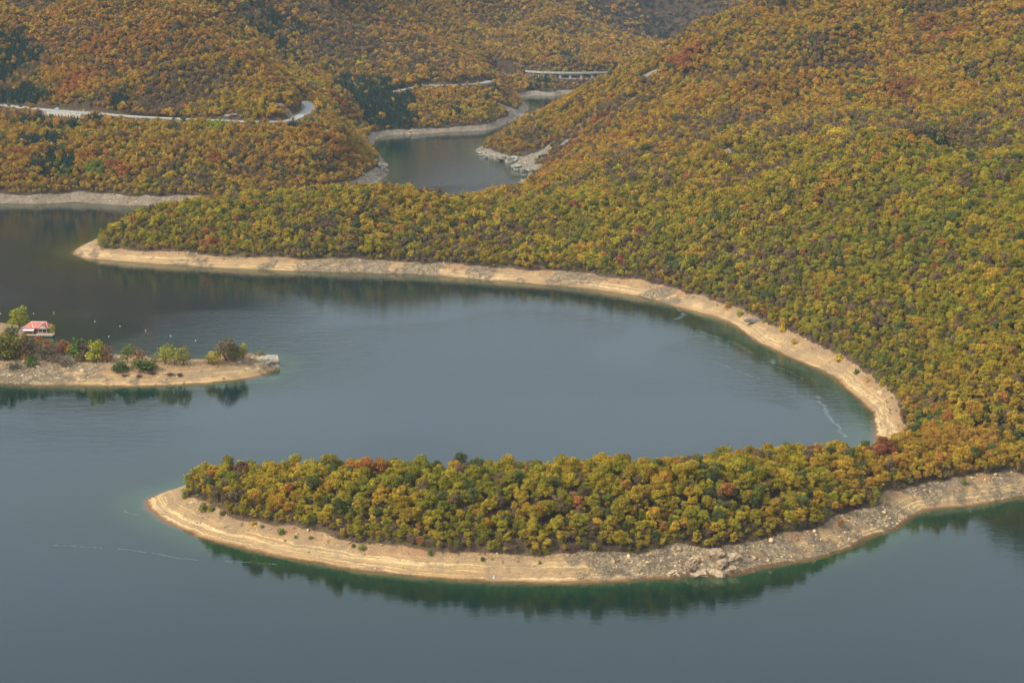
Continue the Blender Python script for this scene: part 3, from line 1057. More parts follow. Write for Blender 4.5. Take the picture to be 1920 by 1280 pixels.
TINTS = spots([(150, 155, 14, (.42, .13, .02)), (105, 150, 12, (.45, .2, .02)), (135, 180, 10, (.4, .12, .025)), (180, 90, 14, (.4, .15, .02)), (250, 222, 5, (.36, .07, .03)),
               (195, 222, 8, (.42, .17, .03)), (290, 245, 8, (.5, .3, .02)), (45, 240, 7, (.5, .26, .02)), (40, 295, 9, (.42, .15, .02)), (150, 300, 9, (.5, .24, .02)), (120, 325, 9, (.24, .22, .02)), (180, 325, 8, (.24, .24, .02)),
               (170, 305, 8, (.42, .15, .02)), (230, 330, 5, (.46, .15, .02)), (215, 315, 6, (.38, .09, .03)), (360, 325, 6, (.45, .28, .02)), (410, 240, 10, (.28, .27, .02)), (405, 305, 6, (.36, .09, .03)),
               (655, 240, 9, (.56, .36, .02)), (680, 262, 9, (.5, .3, .02)), (700, 280, 7, (.48, .28, .02)), (620, 275, 10, (.4, .14, .02)), (720, 130, 9, (.46, .25, .02)), (712, 108, 8, (.44, .22, .02)), (570, 128, 9, (.38, .15, .02)), (545, 150, 4, (.4, .25, .02)),
               (640, 200, 14, (.30, .09, .02)), (935, 190, 10, (.48, .26, .02)), (930, 175, 8, (.48, .26, .02)), (905, 65, 16, (.46, .26, .02)), (925, 90, 16, (.46, .26, .02)), (900, 20, 14, (.42, .22, .02)), (975, 135, 10, (.42, .22, .02)), (1030, 150, 10, (.42, .24, .02)),
               (780, 210, 8, (.42, .24, .02)), (810, 185, 10, (.38, .14, .02)), (1130, 228, 8, (.34, .06, .04)), (1026, 282, 8, (.32, .1, .03)), (1270, 115, 9, (.44, .12, .03)), (1300, 105, 7, (.44, .13, .03)), (1280, 130, 7, (.42, .11, .03)), (1770, 85, 12, (.40, .10, .04)), (1795, 72, 9, (.40, .10, .03)), (1735, 50, 12, (.38, .13, .03)), (1685, 150, 10, (.40, .17, .03)), (1690, 175, 12, (.33, .10, .03)),
               (1555, 360, 8, (.40, .19, .02)), (1060, 300, 10, (.30, .11, .03)), (1820, 845, 11, (.44, .20, .03)), (1750, 850, 9, (.42, .19, .02)), (1650, 870, 6, (.30, .07, .035)),
               (1100, 478, 6, (.50, .26, .02)), (500, 440, 7, (.44, .27, .02)), (710, 462, 5, (.46, .28, .02)), (402, 412, 4, (.46, .34, .02)), (1310, 488, 7, (.50, .28, .02)), (1560, 265, 7, (.62, .40, .02)), (390, 465, 6, (.42, .15, .03)),
               (450, 905, 5, (.16, .035, .03)), (525, 950, 4, (.50, .28, .02)), (535, 965, 3, (.44, .19, .02)), (720, 945, 4, (.50, .27, .02)), (700, 905, 5, (.38, .12, .03))])

THIN = spots([(1450, 170, 0, 0)])

# ------------------------------------------------------------------ where trees stand
def jitter_grid(s, x0, x1, y0, y1, rng, jit=0.42):
    xs = np.arange(x0, x1, s)
    ys = np.arange(y0, y1, s * 0.87)
    X, Y = np.meshgrid(xs, ys)
    X[1::2] += s / 2
    return (X + rng.uniform(-jit, jit, X.shape) * s).ravel(), (Y + rng.uniform(-jit, jit, Y.shape) * s).ravel()


rng = np.random.default_rng(21)
AX, AY = [], []
for s, ya, yb in [(2.95, 640, 900), (3.4, 900, 1500), (3.75, 1500, 2100), (4.9, 2100, 3000), (6.6, 3000, 4000)]:
    xx, yy = jitter_grid(s, -0.31 * yb, 0.31 * yb, ya, yb, rng)
    m = np.abs(xx / yy) < 0.305
    xx, yy = xx[m], yy[m]
    m = sample(WOOD, xx, yy) > 0.5
    AX.append(xx[m])
    AY.append(yy[m])
TX, TY = np.concatenate(AX), np.concatenate(AY)
TZ = sample(Z, TX, TY)
# leave out what lies wholly behind a ridge for any viewpoint near the camera: march the sight line
PX = 960 + F * TX / (TY * CP + (HC - TZ) * SP)
def visible(x, y, ztop, slack=0.0):
    ok = np.ones(len(x), bool)
    for t in np.linspace(0.30, 0.995, 150):
        gx, gy = x * t, y * t
        g = sample(Z, gx, np.maximum(gy, 431))
        ray_z = HC + (ztop - HC) * t
        ok &= ~((gy > 431) & (g > ray_z + slack))
    return ok
vis = visible(TX, TY, TZ + 9.0, 14.0)
TX, TY, TZ = TX[vis], TY[vis], TZ[vis]
# gaps: road margins, thinner stands
rd = sample(ROADD, TX, TY)
# in front of the road only low trees so that it shows
side_t = sample(ROADS_SIDE, TX, TY)
keep = (rd > np.where(TY > 2350, 6.2, 8)) & ~((side_t < -0.3) & (rd < 15) & ((TY < 2350) | (rng.random(len(rd)) < 0.3)) & (rng.random(len(rd)) < 0.84))
thin = fbm(TX, TY, 26, 3, 111)
keep &= ~((thin > 0.42) & (rng.random(len(TX)) < 0.45))
cl = np.zeros(len(TX))
for x, y, r, k in CL:
    cl = np.maximum(cl, k * np.exp(-((TX - x) ** 2 + (TY - y) ** 2) / (r * 1.05) ** 2))
keep &= rng.random(len(TX)) > cl * 1.3
TX, TY, TZ, rd = TX[keep], TY[keep], TZ[keep], rd[keep]
N = len(TX)
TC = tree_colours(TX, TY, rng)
TS = np.clip(rng.lognormal(-0.10, 0.25, N), 0.5, 1.6) * np.where(TY < 900, 0.74, np.where(TY < 1500, 0.79, 0.83))                   # size
edge = sample(SD, TX, TY)
TS *= 0.74 + 0.26 * sstep(12, 30, edge)
is_con = np.zeros(N, bool)
for x, y, r, k in CONIF:
    is_con |= ((TX - x) ** 2 + (TY - y) ** 2 < (r * (1 + 0.35 * vnoise(TX, TY, 12, 141))) ** 2) & (rng.random(N) < k)
TC[is_con] = np.array([0.038, 0.072, 0.040]) * rng.uniform(0.7, 1.3, (is_con.sum(), 1))
for x, y, r, c in TINTS:
    m = ((TX - x) ** 2 + (TY - y) ** 2 < (r * (1 + 0.2 * rng.random(N))) ** 2) & ~is_con
    if not m.any():
        m = np.arange(N) == np.argmin((TX - x) ** 2 + (TY - y) ** 2)
    TC[m] = (np.array(c) * 0.92 + np.array([0.01, 0.045, 0.012])) * rng.uniform(0.8, 1.12, (m.sum(), 1))
    TS[m] *= 1.1
TS = np.where((rd < 34) & (side_t[keep] < 0), np.where(rng.random(N) < 0.78, np.minimum(TS, 0.45 + 0.018 * rd), TS), TS)
print('trees', N, time.time() - T0)

# the 300 that show largest: nearest, on the slope that faces the camera
shown = visible(TX, TY, TZ + 5.5 * TS, 0.0)
px_t = 960 + F * TX / (TY * CP + (HC - TZ) * SP)
cand = np.where(shown & (px_t > 6) & (px_t < 1914) & (TY < 900) & ~is_con)[0]
score = TS[cand] / TY[cand] ** 2.5
pick = cand[np.argsort(-score)[:300]]
solo = np.zeros(N, bool)
solo[pick] = True

CROWNS = [crown_mesh('crown', 100 + k, R=2.7, H=7.6 + 0.5 * (k % 3), base=1.2 + 0.3 * (k % 2), leaves=2400, size=0.36, n=10 + k % 3) for k in range(7)]
TRUNKS = [trunk_mesh('trunk', 200 + k) for k in range(4)]


def colour_word(c):
    r, g, b = c
    q = g / r
    if r < 0.085 and q > 0.9:
        return 'dark green'
    if q > 0.98:
        return 'green'
    if q > 0.76:
        return 'olive green'
    if r > 0.38 and q > 0.42:
        return 'golden yellow'
    if r < 0.19 and q < 0.65:
        return 'dull brown'
    if q > 0.6:
        return 'yellow ochre'
    if q > 0.42:
        return 'orange brown'
    if q > 0.3:
        return 'orange'
    return 'deep red'


def kids(o, src_parts):
    for p in src_parts:
        c = p.copy()
        COL.objects.link(c)
        c.parent = o
        c.color = o.color


NAMED = []                                  # (object, colour word, size word, x, y)
GT = 'broadleaf trees on the near wooded spur'
proto = []
for n_, i in enumerate(pick):
    x, y, z = float(TX[i]), float(TY[i]), float(TZ[i])
    k = n_ % 28
    s = float(TS[i])
    if n_ < 28:
        o = empty('broadleaf_tree', (x, y, z), 'x', 'tree', GT)
        o.color = (*map(float, TC[i]), 1)
        a = link('trunk', TRUNKS[k % 4], M_bark, o)
        b = link('crown', CROWNS[k % 7], M_folo, o)
        b.color = o.color
        proto.append((o, [a, b]))
    else:
        src, parts = proto[k]
        o = src.copy()
        COL.objects.link(o)
        o.location = (x, y, z)
        o.color = (*map(float, TC[i]), 1)
        kids(o, parts)
    o.rotation_euler = (0, 0, random.uniform(0, 6.28))
    w = random.uniform(0.9, 1.15)
    o.scale = (s * w, s * w, s * random.uniform(0.88, 1.12))
    NAMED.append([o, colour_word(TC[i]), s, x, y, float(edge[keep.nonzero()[0]][i]) if False else float(sample(SD, x, y))])

# labels: by colour, size, row up the slope and what it stands near along the spur
MARKS = [(330, 'sandy tip'), (470, 'tall first trees'), (640, 'terraced bank'), (925, 'white post'), (1130, 'red clay'), (1330, 'pale slabs'), (1440, 'dark rocks'),
         (1600, 'bank bend'), (1720, 'spur neck'), (1900, 'photo\'s right edge')]
lx = [t[3] / t[4] for t in NAMED]
cells = {}
for t in NAMED:
    o, cw, s, x, y, sd = t
    row = 'at bank edge' if sd < 19 else ('low down' if sd < 28 else ('half way up' if sd < 40 else 'high up'))
    size = 'small' if s < 0.78 else ('big' if s > 1.12 else 'middling')
    px = 960 + F * x / (y * CP + 210 * SP)
    mark = min(MARKS, key=lambda m_: abs(m_[0] - px))[1]
    cells.setdefault((size, cw, row, mark), []).append((px, o))
ORD = ['leftmost', 'second', 'third', 'fourth', 'fifth', 'sixth', 'seventh', 'eighth', 'ninth', 'tenth', 'eleventh', 'twelfth', 'thirteenth', 'fourteenth', 'fifteenth', 'sixteenth', 'seventeenth', 'eighteenth', 'nineteenth', 'twentieth'] + ['%dth' % k for k in range(21, 60)]
for (size, cw, row, mark), lst in cells.items():
    lst.sort(key=lambda q: q[0])
    for j, (px, o) in enumerate(lst):
        lab = f'{size} {cw} tree {row} by {mark}'
        if len(lst) > 1:
            lab += ', ' + (ORD[j] + (' from left' if j else ''))
        o['label'] = lab

# ------------------------------------------------------------------ the wood as a whole (beyond 300 of a kind)
pc = bpy.data.collections.new('tree_shapes')        # shapes only, used by the forest object


def proto_obj(name, me):
    o = bpy.data.objects.new(name, me)
    pc.objects.link(o)


bare = NT('bark_stand')
bare_m = bare.done(bare.n('BsdfDiffuse', ins={'Color': (0.12, 0.09, 0.075, 1)}).outputs[0])
for k in range(6):      # 0-5 near
    cm = crown_mesh('c', 300 + k, R=2.7, H=7.4 + 0.5 * (k % 3), base=1.3, leaves=1500, size=0.44, n=10 + k % 3)
    tmh = trunk_mesh('t', 320 + k, limbs=4)
    proto_obj('a%02d' % k, merge_meshes('broadleaf', [(cm, 0), (tmh, 1)], [M_fol, bare_m]))
for k in range(6):      # 6-11 mid distance
    cm = crown_mesh('c', 340 + k, R=2.75, H=7.4 + 0.5 * (k % 3), base=1.4, leaves=560, size=0.66, n=9)
    proto_obj('b%02d' % k, merge_meshes('broadleaf', [(cm, 0)], [M_fol]))
for k in range(4):      # 12-15 far
    cm = crown_mesh('c', 360 + k, R=2.9, H=7.6, base=1.6, leaves=170, size=1.25, n=7)
    proto_obj('c%02d' % k, merge_meshes('broadleaf', [(cm, 0)], [M_fol]))
for k in range(2):      # 16-17 conifers
    proto_obj('d%02d' % k, conifer_mesh('conifer', 380 + k, 420, 0.9))
for k in range(3):      # 18-20 bare bushes
    proto_obj('e%02d' % k, twig_mesh('bush', 390 + k))

idx = np.where(TY < 1150, rng.integers(0, 6, N), np.where(TY < 1950, rng.integers(6, 12, N), rng.integers(12, 16, N)))
idx = np.where(is_con, rng.integers(16, 18, N), idx)
far_k = np.where(TY > 2100, 1.12, 1.0) * np.where(TY > 3000, 1.25, 1.0)
sc = np.stack([TS * rng.uniform(0.9, 1.15, N) * far_k, TS * rng.uniform(0.9, 1.15, N) * far_k, TS * rng.uniform(0.85, 1.12, N) * far_k], -1)
m = ~solo
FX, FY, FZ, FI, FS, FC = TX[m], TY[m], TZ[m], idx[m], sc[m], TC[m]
# undergrowth: bare brown bushes between and below the trees
bx_, by_ = [], []
for s, ya, yb in [(2.9, 640, 900), (4.4, 900, 1500), (8, 1500, 2000)]:
    xx, yy = jitter_grid(s, -0.31 * yb, 0.31 * yb, ya, yb, rng, 0.5)
    k_ = (np.abs(xx / yy) < 0.305)
    xx, yy = xx[k_], yy[k_]
    e = sample(SD, xx, yy)
    wd_ = sample(WOOD, xx, yy)
    zz_ = sample(Z, xx, yy)
    k_ = ((wd_ > 0.15) | ((zz_ > 3.6) & (e > 6) & (sample(isC.astype(np.float32), xx, yy) < .5) & (rng.random(len(xx)) < 0.14 * (1 + 1.5 * vnoise(xx, yy, 9, 151))))) & (sample(ROADD, xx, yy) > 6) & ((e < 34) | (rng.random(len(xx)) < 0.35))
    bx_.append(xx[k_])
    by_.append(yy[k_])
BX, BY = np.concatenate(bx_), np.concatenate(by_)
BZ = sample(Z, BX, BY)
v_ = visible(BX, BY, BZ + 4, 10)
BX, BY, BZ = BX[v_], BY[v_], BZ[v_]
nb = len(BX)
bc = np.array([0.165, 0.105, 0.072]) * rng.uniform(0.6, 1.3, (nb, 1))
gsel = rng.random(nb) < 0.25
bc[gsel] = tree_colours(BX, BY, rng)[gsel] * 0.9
bs = rng.uniform(0.5, 1.25, nb)[:, None] * np.where(sample(WOOD, BX, BY) < 0.4, 0.42, 1.0)[:, None] * np.ones((1, 3))
FX, FY, FZ = np.concatenate([FX, BX]), np.concatenate([FY, BY]), np.concatenate([FZ, BZ])
FI = np.concatenate([FI, rng.integers(18, 21, nb)])
FS = np.concatenate([FS, bs])
FC = np.concatenate([FC, bc])
nf = len(FX)
print('forest', nf, 'bushes', nb, time.time() - T0)


def scatter_object(name, x, y, z, idx, sc, rot, tint, coll, mat=None):
    me = bpy.data.meshes.new(name)
    me.vertices.add(len(x))
    me.vertices.foreach_set('co', np.stack([x, y, z], -1).astype(np.float32).ravel())
    attr(me, 'shape', 'INT', 'POINT', idx.astype(np.int32))
    attr(me, 'size', 'FLOAT_VECTOR', 'POINT', sc.astype(np.float32))
    attr(me, 'turn', 'FLOAT_VECTOR', 'POINT', rot.astype(np.float32))
    attr(me, 'tint', 'FLOAT_COLOR', 'POINT', np.concatenate([tint, np.ones((len(x), 1))], 1).astype(np.float32))
    o = link(name, me)
    ng = bpy.data.node_groups.new(name, 'GeometryNodeTree')
    ng.interface.new_socket('Geometry', in_out='INPUT', socket_type='NodeSocketGeometry')
    ng.interface.new_socket('Geometry', in_out='OUTPUT', socket_type='NodeSocketGeometry')
    gi, go = ng.nodes.new('NodeGroupInput'), ng.nodes.new('NodeGroupOutput')
    ip = ng.nodes.new('GeometryNodeInstanceOnPoints')
    ci = ng.nodes.new('GeometryNodeCollectionInfo')
    ci.inputs['Collection'].default_value = coll
    ci.inputs['Separate Children'].default_value = True
    ci.inputs['Reset Children'].default_value = True

    def na(nm, typ):
        q = ng.nodes.new('GeometryNodeInputNamedAttribute')
        q.data_type = typ
        q.inputs['Name'].default_value = nm
        return [s_ for s_ in q.outputs if s_.enabled and s_.name == 'Attribute'][0]

    L = ng.links.new
    L(gi.outputs[0], ip.inputs['Points'])
    L(ci.outputs[0], ip.inputs['Instance'])
    ip.inputs['Pick Instance'].default_value = True
    L(na('shape', 'INT'), ip.inputs['Instance Index'])
    L(na('turn', 'FLOAT_VECTOR'), ip.inputs['Rotation'])
    L(na('size', 'FLOAT_VECTOR'), ip.inputs['Scale'])
    L(ip.outputs[0], go.inputs[0])
    md = o.modifiers.new('scatter', 'NODES')
    md.node_group = ng
    return o


rot = np.zeros((nf, 3))
rot[:, 2] = rng.uniform(0, 6.28, nf)
rot[:, 0] = rng.normal(0, 0.06, nf)
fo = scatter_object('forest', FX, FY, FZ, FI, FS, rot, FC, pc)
tag(fo, kind='stuff')

# ------------------------------------------------------------------ rubble on the banks
M_rock = NT('shore_rock')
M_rock = M_rock.done(M_rock.n('BsdfDiffuse', ins={'Color': M_rock.attr('tint', 'INSTANCER').outputs['Color']}).outputs[0])
rc = bpy.data.collections.new('rock_shapes')
for k in range(5):
    rc.objects.link(bpy.data.objects.new('r%02d' % k, rock_mesh('rock', 500 + k, M_rock)))
RX, RY = [], []
for s, ya, yb in [(1.25, 640, 800), (1.7, 800, 1100), (2.5, 1100, 1500), (4.5, 1500, 2500)]:
    xx, yy = jitter_grid(s, -0.30 * yb, 0.30 * yb, ya, yb, rng, 0.5)
    m_ = np.abs(xx / yy) < 0.30
    xx, yy = xx[m_], yy[m_]
    e = sample(SD, xx, yy)
    rk = sample(rock2, xx, yy) + 0.3 * fbm(xx, yy, 12, 2, 121)
    zz = sample(Z, xx, yy)
    cpen = sample(isC.astype(np.float32), xx, yy) > 0.5
    p = np.where(e > 0.8, 0.07 + 0.30 * sstep(0.35, 0.8, rk) + 0.25 * sstep(3.5, 7, zz) * (zz < 10) + 0.10 * cpen * sstep(1, 4, zz), 0)
    p *= (e < 30) | (sample(CLIFF, xx, yy) > 0.3)
    p *= sample(WOOD, xx, yy) < 0.5
    m_ = rng.random(len(xx)) < p
    RX.append(xx[m_])
    RY.append(yy[m_])
RX, RY = np.concatenate(RX), np.concatenate(RY)
RZ = sample(Z, RX, RY)
nr_ = len(RX)
rs = np.clip(rng.lognormal(-0.45, 0.5, nr_), 0.25, 3.2)[:, None] * rng.uniform(0.75, 1.25, (nr_, 3))
rs *= np.where(RY > 1500, 1.6, 1.0)[:, None]
rr_ = rng.uniform(0, 6.28, (nr_, 3)) * np.array([0.08, 0.08, 1])
ro = scatter_object('shore_rubble', RX, RY, RZ, rng.integers(0, 5, nr_), rs, rr_, np.array([0.48, 0.34, 0.18]) * rng.uniform(0.35, 1.35, (nr_, 1)) * (1 - 0.35 * sstep(1300, 1700, RY)[:, None]), rc)
tag(ro, kind='stuff')
print('rocks', nr_, time.time() - T0)
# ------------------------------------------------------------------ trees and shrubs that stand alone
BUSH = [crown_mesh('crown', 600 + k, R=1.0, H=2.0, base=0.0, leaves=560, size=0.24, n=7, low=6) for k in range(4)]
WILLOW = [crown_mesh('crown', 610 + k, R=1.0, H=2.1, base=0.3, leaves=800, size=0.16, n=9, low=4) for k in range(3)]
SPARSE = [crown_mesh('crown', 620 + k, R=1.0, H=2.0, base=0.0, leaves=330, size=0.2, n=6, core=0.5, low=5) for k in range(3)]
STEMS = [trunk_mesh('stems', 630 + k, R=0.95, H=1.9, lean=0.15, limbs=9, r0=0.085, stems=3) for k in range(3)]


def shrub(px, py, wpx, hpx, col, label, name='shrub', cat='shrub', group=None, kind='bush'):
    h = hit(px, py)
    if h is None:
        return
    x, y, z = h
    ppm = F / math.hypot(y, HC)
    big = 1.22 if name == 'shrub' and group == GP else 1.0
    w, hh = wpx / ppm / 2 * 1.18 * big, hpx / ppm / 2.0 * 1.08 * big
    o = empty(name, (x, y, z - 0.05), label, cat, group, random.uniform(0, 6.28))
    o.scale = (w, w, hh)
    o.color = (*col, 1)
    st = link('stems' if kind != 'tree' else 'trunk', random.choice(STEMS), M_bark, o)
    me = random.choice({'bush': BUSH, 'willow': WILLOW, 'tree': WILLOW, 'sparse': SPARSE}[kind])
    c = link('crown', me, M_folo, o)
    c.color = o.color
    return o


GP = 'shrubs along the low rocky peninsula'
OL, YG, GR, OR, RB, PB, YE, DG = (.16, .15, .03), (.27, .26, .03), (.10, .15, .03), (.36, .13, .03), (.20, .085, .04), (.13, .075, .055), (.36, .27, .03), (.05, .075, .03)
for t in [(8, 674, 36, 40, OL, 'olive shrub at left photo edge on the peninsula crest', 'bush'),
          (30, 671, 32, 34, (.2, .16, .03), 'ochre green bushy shrub right of the leftmost peninsula shrub', 'bush'),
          (42, 662, 16, 26, (.34, .09, .03), 'narrow red orange shrub below the boathouse', 'sparse'),
          (58, 670, 32, 36, PB, 'large purple brown half bare shrub below the boathouse', 'sparse'),
          (73, 660, 14, 26, (.40, .14, .03), 'upright bright orange shrub below the boathouse terrace', 'bush'),
          (90, 657, 12, 18, OR, 'small orange shrub below the right end of the terrace', 'bush'),
          (85, 675, 36, 26, (.12, .10, .05), 'wide grey olive shrub on the stony slope of the peninsula', 'sparse'),
          (108, 664, 24, 20, (.28, .12, .07), 'dull pink brown shrub at the narrow strip of the peninsula', 'sparse'),
          (122, 661, 18, 20, (.30, .12, .05), 'rusty shrub between pink brown and yellow orange shrubs', 'bush'),
          (135, 665, 18, 17, (.36, .2, .03), 'low yellow orange shrub beside a green shrub', 'bush'),
          (148, 669, 28, 29, GR, 'dense green shrub in the middle of the peninsula scrub', 'bush'),
          (163, 672, 28, 29, PB, 'purple brown shrub between green and bright yellow shrubs', 'sparse'),
          (180, 677, 28, 33, (.30, .28, .02), 'bright yellow green shrub near the right end of the scrub', 'bush'),
          (201, 679, 22, 31, RB, 'red brown shrub ending the thick scrub on its right', 'sparse'),
          (192, 668, 16, 20, (.34, .14, .07), 'salmon pink shrub behind the bright yellow one', 'bush'),
          (58, 686, 18, 18, GR, 'low green shrub in front of the purple brown shrub', 'bush'),
          (28, 692, 24, 14, (.10, .11, .06), 'grey green low shrub among the boulders at left', 'sparse'),
          (125, 684, 26, 14, (.14, .10, .06), 'low dull brown shrub on the stony slope below the scrub', 'sparse'),
          (105, 680, 18, 14, (.13, .12, .05), 'low olive shrub on the stony slope below the scrub', 'sparse'),
          (46, 674, 10, 10, (.42, .22, .03), 'tiny orange yellow shrub between two olive shrubs', 'bush'),
          (262, 681, 22, 24, (.26, .13, .05), 'rusty shrub just right of the green domed willow', 'sparse'),
          (290, 679, 14, 12, (.26, .21, .10), 'small pale dry shrub between rusty shrub and willows', 'sparse'),
          (225, 694, 28, 13, (.08, .11, .035), 'flat dark green shrub mat above the orange sand', 'bush'),
          (268, 690, 38, 13, (.10, .13, .03), 'flat green shrub mat below the rusty shrub', 'bush'),
          (150, 678, 20, 16, (.15, .12, .04), 'small olive shrub in front of the dense green shrub', 'sparse'),
          (10, 642, 22, 18, (.2, .17, .04), 'olive shrub by the sandy path at the left photo edge', 'bush'),
          (4, 658, 24, 24, (.26, .16, .05), 'brownish orange shrub at left edge just above the olive one', 'bush'),
          (66, 664, 22, 24, (.2, .16, .04), 'ochre shrub between red orange and bright orange shrubs', 'bush'),
          (96, 668, 24, 22, (.22, .12, .06), 'brown pink shrub behind the wide grey olive one', 'sparse'),
          (18, 650, 16, 14, (.3, .18, .03), 'orange yellow shrub beside the sandy path', 'bush'),
          (50, 652, 22, 20, (.16, .15, .03), 'olive shrub at the foot of the boathouse steps', 'bush')]:
    shrub(*t[:6], group=GP, kind=t[6])
GW = 'willows standing on the rocky peninsula'
for t in [(240, 680, 26, 33, (.17, .2, .03), 'green domed willow right of the thick scrub'),
          (310, 682, 30, 34, (.30, .29, .04), 'tallest of the pale yellow green willow clump'),
          (328, 684, 28, 30, (.33, .30, .06), 'pale yellow willow in the middle of the willow clump'),
          (345, 684, 26, 34, (.27, .25, .05), 'willow with dark bare stems at right end of the willow clump'),
          (400, 682, 32, 22, (.33, .24, .03), 'low golden willow left of the big brown shrub'),
          (424, 676, 44, 40, (.17, .12, .05), 'big brown purple willow on the rocky knoll'),
          (440, 677, 26, 32, (.16, .18, .03), 'green willow against the big brown one'),
          (456, 674, 18, 30, (.36, .31, .03), 'round yellow willow on a dark trunk near the cliff'),
          (488, 671, 13, 15, (.30, .22, .05), 'small orange yellow willow on the clifftop')]:
    shrub(*t[:6], name='willow', cat='willow', group=GW, kind='willow')
shrub(37, 618, 38, 42, (.30, .29, .02), 'round yellow green tree behind the red roofed boathouse', 'domed_tree', 'tree', None, 'tree')
o_ = shrub(22, 634, 26, 22, (.06, .1, .03), 'dark green bush beside the wooden jetty', kind='bush')
shrub(190, 468, 15, 26, (.30, .26, .06), 'lone pale yellow tree on the tip of the middle spur', 'lone_tree', 'tree', None, 'willow')
GB = 'small shrubs on the bare lake bank'
for t in [(1365, 578, 14, 13, (.45, .27, .05), 'orange yellow shrub highest on the curved beach'),
          (1387, 592, 13, 12, (.36, .33, .04), 'yellow green shrub left of the dark ledge on the beach'),
          (1424, 583, 13, 14, (.42, .24, .03), 'orange shrub behind the dark ledge on the beach'),
          (1432, 604, 10, 7, (.3, .3, .04), 'small green shrub at right end of the dark ledge'),
          (1467, 622, 11, 17, (.60, .36, .02), 'bright golden upright shrub at the wood edge of the bay'),
          (1489, 645, 10, 10, (.5, .35, .03), 'small yellow shrub below the golden upright one'),
          (1573, 677, 15, 14, (.56, .42, .02), 'bright yellow round shrub above the pale rubble of the bay'),
          (1606, 702, 11, 11, (.10, .15, .06), 'grey green shrub on the beach rubble'),
          (1627, 716, 9, 9, (.5, .38, .03), 'small yellow shrub right of the grey green one'),
          (1654, 724, 13, 13, (.46, .36, .02), 'yellow shrub against the wood where the bay bends'),
          (347, 934, 13, 19, (.25, .26, .05), 'pale green shrub alone by the tip of the near spur'),
          (381, 957, 17, 16, (.22, .23, .04), 'green shrub below the first trees of the near spur'),
          (396, 958, 13, 12, (.27, .27, .04), 'yellow green shrub right beside a green one below first trees'),
          (417, 966, 12, 10, (.20, .18, .06), 'olive shrub on the ribbed rock of the near spur'),
          (449, 950, 15, 8, (.18, .19, .05), 'flat green shrub at the wood edge above the terraces'),
          (476, 984, 11, 8, (.5, .36, .02), 'golden low shrub on the upper sand of the near spur'),
          (492, 989, 7, 6, (.2, .2, .04), 'tiny green shrub right of the golden one'),
          (528, 1001, 13, 11, (.15, .2, .04), 'green shrub on ochre clay of the near spur'),
          (554, 1008, 6, 5, (.15, .2, .04), 'tiny dark green shrub below the ochre clay'),
          (582, 1010, 9, 6, (.28, .25, .06), 'small dry olive shrub above the terraces'),
          (679, 1030, 15, 10, (.25, .27, .04), 'lime green shrub above grey rubble of the near spur'),
          (663, 1026, 8, 7, (.14, .15, .05), 'small dark shrub beside the lime green one'),
          (807, 1041, 10, 11, (.14, .20, .04), 'green shrub below the middle of the near spur wood'),
          (905, 1051, 8, 8, (.07, .13, .04), 'small dark green shrub above the white post'),
          (1012, 1057, 6, 7, (.2, .2, .05), 'tiny olive shrub right of the white post'),
          (1705, 905, 14, 10, (.22, .22, .06), 'dry green shrub on rocky bank near the right edge'),
          (1576, 985, 12, 12, (.34, .16, .06), 'rusty shrub where the rocky bank bends'),
          (1808, 908, 12, 12, (.20, .21, .05), 'green shrub high on rocky bank at right'),
          (1240, 605, 0, 0, None, '')]:
    if t[4]:
        shrub(*t[:6], group=GB)
# three yellow trees that stand out on the crest of the east hill, and the golden one by the road bend
for t in [(1566, 270, 12, 16, (.75, .50, .03), 'brightest yellow tree of the group on the east hill crest'),
          (1575, 268, 11, 14, (.70, .46, .03), 'yellow tree at the right end of the crest group'),
          (597, 206, 16, 17, (.72, .40, .02), 'golden round tree by the bend of the mountain road')]:
    shrub(*t[:6], name='yellow_tree', cat='tree', group='bright yellow trees on the hills', kind='tree')

# ------------------------------------------------------------------ rocks one could lift away
M_pale = simple('pale_rock', (0.31, 0.27, 0.20), 0.95, 0.9, 0.45)
M_darkrock = simple('dark_rock', (0.16, 0.14, 0.12), 0.95, 0.8, 0.3)


def slab_rock(name, px, py, dims, mat, label, cat, seed, rz=0.0, sink=0.3, group=None, jag=0.5, at=None):
    import bmesh
    x, y, z = at or hit(px, py)
    bm = bmesh.new()
    bmesh.ops.create_cube(bm, size=1)
    bmesh.ops.subdivide_edges(bm, edges=bm.edges[:], cuts=9, use_grid_fill=True)
    rg = np.random.default_rng(seed)
    co = np.array([v.co for v in bm.verts])
    n = co / np.linalg.norm(co, axis=1)[:, None]
    sph = n * 0.62
    co = co * 0.72 + sph * 0.28
    c2 = co * np.array(dims)
    u, v_ = c2[:, 0] * 0.8 + c2[:, 1] * 0.6 + seed * 9, c2[:, 2] * 1.4 + c2[:, 1] * 0.4
    d = jag * (fbm(u, v_, 2.6, 3, seed) + 0.5 * np.sign(vnoise(u, v_, 1.7, seed + 3)) * 0.35)
    c2 = c2 + n * d[:, None] * np.minimum(1, np.array(dims).min() / 2)
    for v, c in zip(bm.verts, c2):
        v.co = c
    me = bpy.data.meshes.new(name)
    bm.to_mesh(me)
    bm.free()
    o = link(name, me, mat, None, (x, y, z + dims[2] * (0.5 - sink)))
    o.rotation_euler = (0.35 * math.sin(seed * 2.1), 0.4 * math.cos(seed * 1.7), rz + 0.5 * math.sin(seed)) if name == 'rock_slab' else (0, 0, rz)
    return tag(o, label, cat, group)


